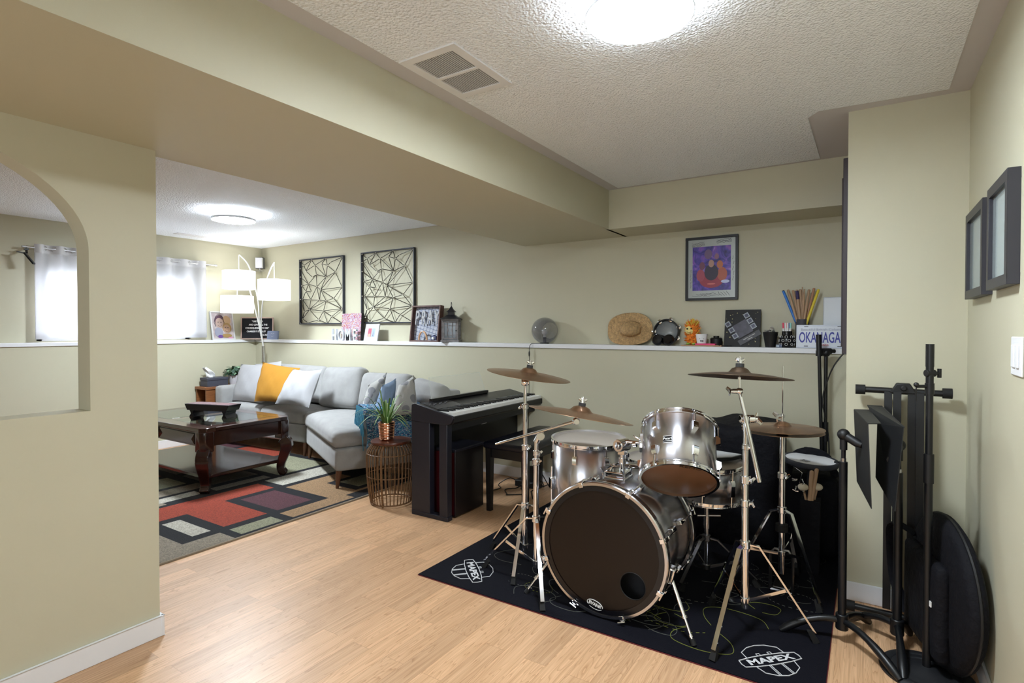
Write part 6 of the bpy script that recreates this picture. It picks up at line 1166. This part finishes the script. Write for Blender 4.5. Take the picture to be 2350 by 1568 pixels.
# ------------------------------------------------------------------ right side: music stands, keyboard stand, microphone stand, cymbal bag
DG = M('dark_grey_sheet_metal', (.010, .0105, .012), .55)
def music_stand(label, P, feet, zt, quad, lip, holes):
    t = thing('music_stand', label, 'music stand', (P[0], P[1], 0), group='black orchestra music stands'); part(B().cyl(P3(P, .07), P3(P, zt-.10), .0155).cyl(P3(P, zt-.10), P3(P, zt-.012), .0085), 'pole', BLACK, t, world=True); part(B().cyl(P3(P, zt-.10), P3(P, zt-.085), .010), 'chrome_ferrule', CHROME2, t, world=True)
    part(B().cyl(P3(P, .055), P3(P, .12), .024), 'hub', BLACK, t, world=True, bev=.004)
    for f in feet:
        F = Vector((f[0], f[1], .012)); h0 = P3(P, .09); m1 = h0.lerp(F, .45)+up*.035; part(B().tube(bez(h0, m1+up*.02, F, 10), [.013]*6+[.015, .016, .017, .017, .012], 10), 'leg', BLACK, t, world=True)
    Q = [Dp(*q) for q in quad]; n = (Q[1]-Q[0]).cross(Q[3]-Q[0]).normalized()*.0015; b = B(); v = [b.bm.verts.new(p+n) for p in Q]+[b.bm.verts.new(p-n) for p in Q]; k = len(Q); b.f(v[:k]); b.f(v[k:][::-1])
    for i in range(k): b.f([v[i], v[(i+1) % k], v[k+(i+1) % k], v[k+i]])
    dk_ = part(b, 'desk', DG, t, world=True, smooth=0); Lq = [Dp(*q) for q in lip]; n = (Lq[1]-Lq[0]).cross(Lq[3]-Lq[0]).normalized()*.0015; b = B(); v = [b.bm.verts.new(p+n) for p in Lq]+[b.bm.verts.new(p-n) for p in Lq]; b.f(v[:4]); b.f(v[4:][::-1])
    for i in range(4): b.f([v[i], v[(i+1) % 4], v[4+(i+1) % 4], v[4+i]])
    part(b, 'tray', DG, t, world=True, smooth=0); c = sum(Q, Vector())/len(Q); c.z = zt+.01-.03
    part(B().ball(P3(P, zt+.012), .024, 10).tube([P3(P, zt+.012), P3(P, zt).lerp(c, .75), c], [.018, .017, .012], 12).cyl(P3(P, zt-.05), P3(P, zt), .014), 'swivel_joint', BPLAST, t, world=True)
    return t
music_stand('black music stand at the niche corner with its desk folded upright, the left one', (-.076, 2.657), ((-.30, 2.60), (.115, 2.46), (.02, 2.88)), v2z(1005, 2.277), [(1960, 940, 2.40), (1992, 973, 2.08), (2000, 1168, 2.05), (1967, 1105, 2.36)], [(1960, 940, 2.40), (1995, 941, 2.42), (2022, 973, 2.10), (1992, 973, 2.08)], 0)
music_stand('black music stand with its desk folded down, the right one before the keyboard stand', (.115, 2.73), ((-.06, 2.86), (.125, 2.47), (.165, 2.86)), v2z(1030, 2.23), [(2014, 973, 2.26), (2074, 981, 2.04), (2068, 1040, 2.03), (2054, 1174, 2.02), (2010, 1096, 2.24)], [(1990, 930, 2.42), (2024, 932, 2.44), (2076, 981, 2.04), (2014, 973, 2.26)], 1)
t = thing('keyboard_stand', 'folded black keyboard stand with rubber-ended bars leaning on the wing wall', 'keyboard stand', (.14, 3.0, 0)); 
for z, y, x0, x1 in ((1.02, 3.035, -.037, .311), (.026, 2.97, -.07, .27)):
    bar = part(B().cyl((x0, y, z+.003), (x1, y, z), .014), 'cross_bar', BLACK, t, world=True)
    for xa, xb in ((x0-.004, x0+.035), (x1-.03, x1+.004)): part(B().cyl((xa, y, z+.002), (xb, y, z+.002), .0225, n=20), 'rubber_end', RUB, bar)
for x, y in ((.085, 3.0), (.118, 2.985), (.172, 3.0), (.200, 2.985)):
    part(B().tube([(x, y-.02, .05), (x, y+.02, 1.02)], .021, 4, flat=(1, 1)), 'tube_leg', BLACK, t, world=True, smooth=20)
part(B().prism([(.09, .0), (.19, 0), (.165, .045), (.115, .045)], -.02, .02, Matrix(((1, 0, 0, 0), (0, 0, 1, 3.015), (0, 1, 0, 1.015), (0, 0, 0, 1)))).cyl((.14, 2.975, 1.04), (.14, 2.99, 1.04), .012), 'lock_hub', BPLAST, t, world=True, bev=.004)
PR_ = (.200, 2.574); t = thing('microphone_stand', 'black microphone stand with ribbed round base nearest the right wall', 'microphone stand', (*PR_, 0)); part(B().lathe([(.001, .0), (.148, 0), (.150, .008), (.142, .016), (.115, .020), (.110, .017), (.08, .022), (.075, .019), (.045, .026), (.02, .034), (.001, .036)], 56), 'round_base', M('ribbed_black_rubber', (.007, .0075, .010), .6), t)
z = lambda v: v2z(v, 2.058); part(B().cyl((0, 0, .03), (0, 0, z(1105)), .0135), 'lower_tube', BLACK, t); part(B().cyl((0, 0, z(1110)), (0, 0, z(1043)), .0165), 'grip', BPLAST, t); part(B().cyl((0, 0, z(1043)), (0, 0, z(880)), .0118), 'upper_tube', BLACK, t)
part(B().cyl((0, 0, z(905)), (0, 0, z(880)), .015).cyl((0, 0, z(885)), (0, 0, z(840)), .0125).cyl((0, 0, z(842)), (0, 0, z(790)), .0135), 'boom_section', BLACK, t); k0 = Vector((0, 0, z(857))); part(B().cyl(k0-RT*.015, k0+RT*.018, .013).cyl(k0+RT*.018, k0+RT*.034, .006).tube([k0+RT*.036-up*.017, k0+RT*.036+up*.017], .007, 8), 'clutch_knob', BPLAST, t, bev=.001)
k1 = Vector((0, 0, z(887))); part(B().cyl(k1, k1-RT*.05, .006).ball(k1-RT*.05+up*.006, .009, 6).cyl(k1-RT*.05, k1-RT*.05-up*.055, .0022, n=8), 'cable_hook', BPLAST, t)
# cymbal bag standing in the corner
cc = Vector((.262, 2.67, .30)); dv = Vector((-.25, .968, 0)).normalized(); nv = Vector((dv.y, -dv.x, 0)); nv = -nv if nv.x > 0 else nv
t = thing('cymbal_bag', 'round black cymbal bag standing upright against the right wall', 'bag', (cc.x, cc.y, .02)); fm2 = frm(cc, dv, (0, 0, 1)); r = .285
part(B().lathe([(.001, -.036), (r*.6, -.038), (r*.93, -.030), (r, -.016), (r, .016), (r*.93, .030), (r*.6, .038), (.001, .036)], 56, fm2), 'bag_body', BLKCLOTH, t, world=True, smooth=80)
part(B().tube([fm2@Vector((r*1.0*cos(a), r*1.0*sin(a), 0)) for a in [2*pi*k/48 for k in range(48)]], .006, 6, closed=True), 'zip_piping', BPLAST, t, world=True)
sg = 1 if (fm2.to_3x3()@Vector((0, 0, 1))).x < 0 else -1
part(softbox(B(), lambda p: fm2@Vector((p.x+.03, p.y-.05, sg*(p.z+.052))), .34, .36, .05, .022, .008, n=6), 'front_pocket', BLKCLOTH, t, world=True)
part(B().tube(spline([fm2@Vector(p) for p in ((.20, .14, sg*.03), (.27, .16, sg*.09), (.30, .06, sg*.09), (.28, -.10, sg*.08), (.22, -.2, sg*.05))], 6), .02, 8, flat=(.35, 1.2)), 'shoulder_strap', BLKCLOTH, t, world=True); part(B().cb((0, 0, 0), (.012, .02, .004), fm2@Matrix.Translation((-.10, -.02, sg*.082))), 'zip_pull', PAPER, t, world=True)
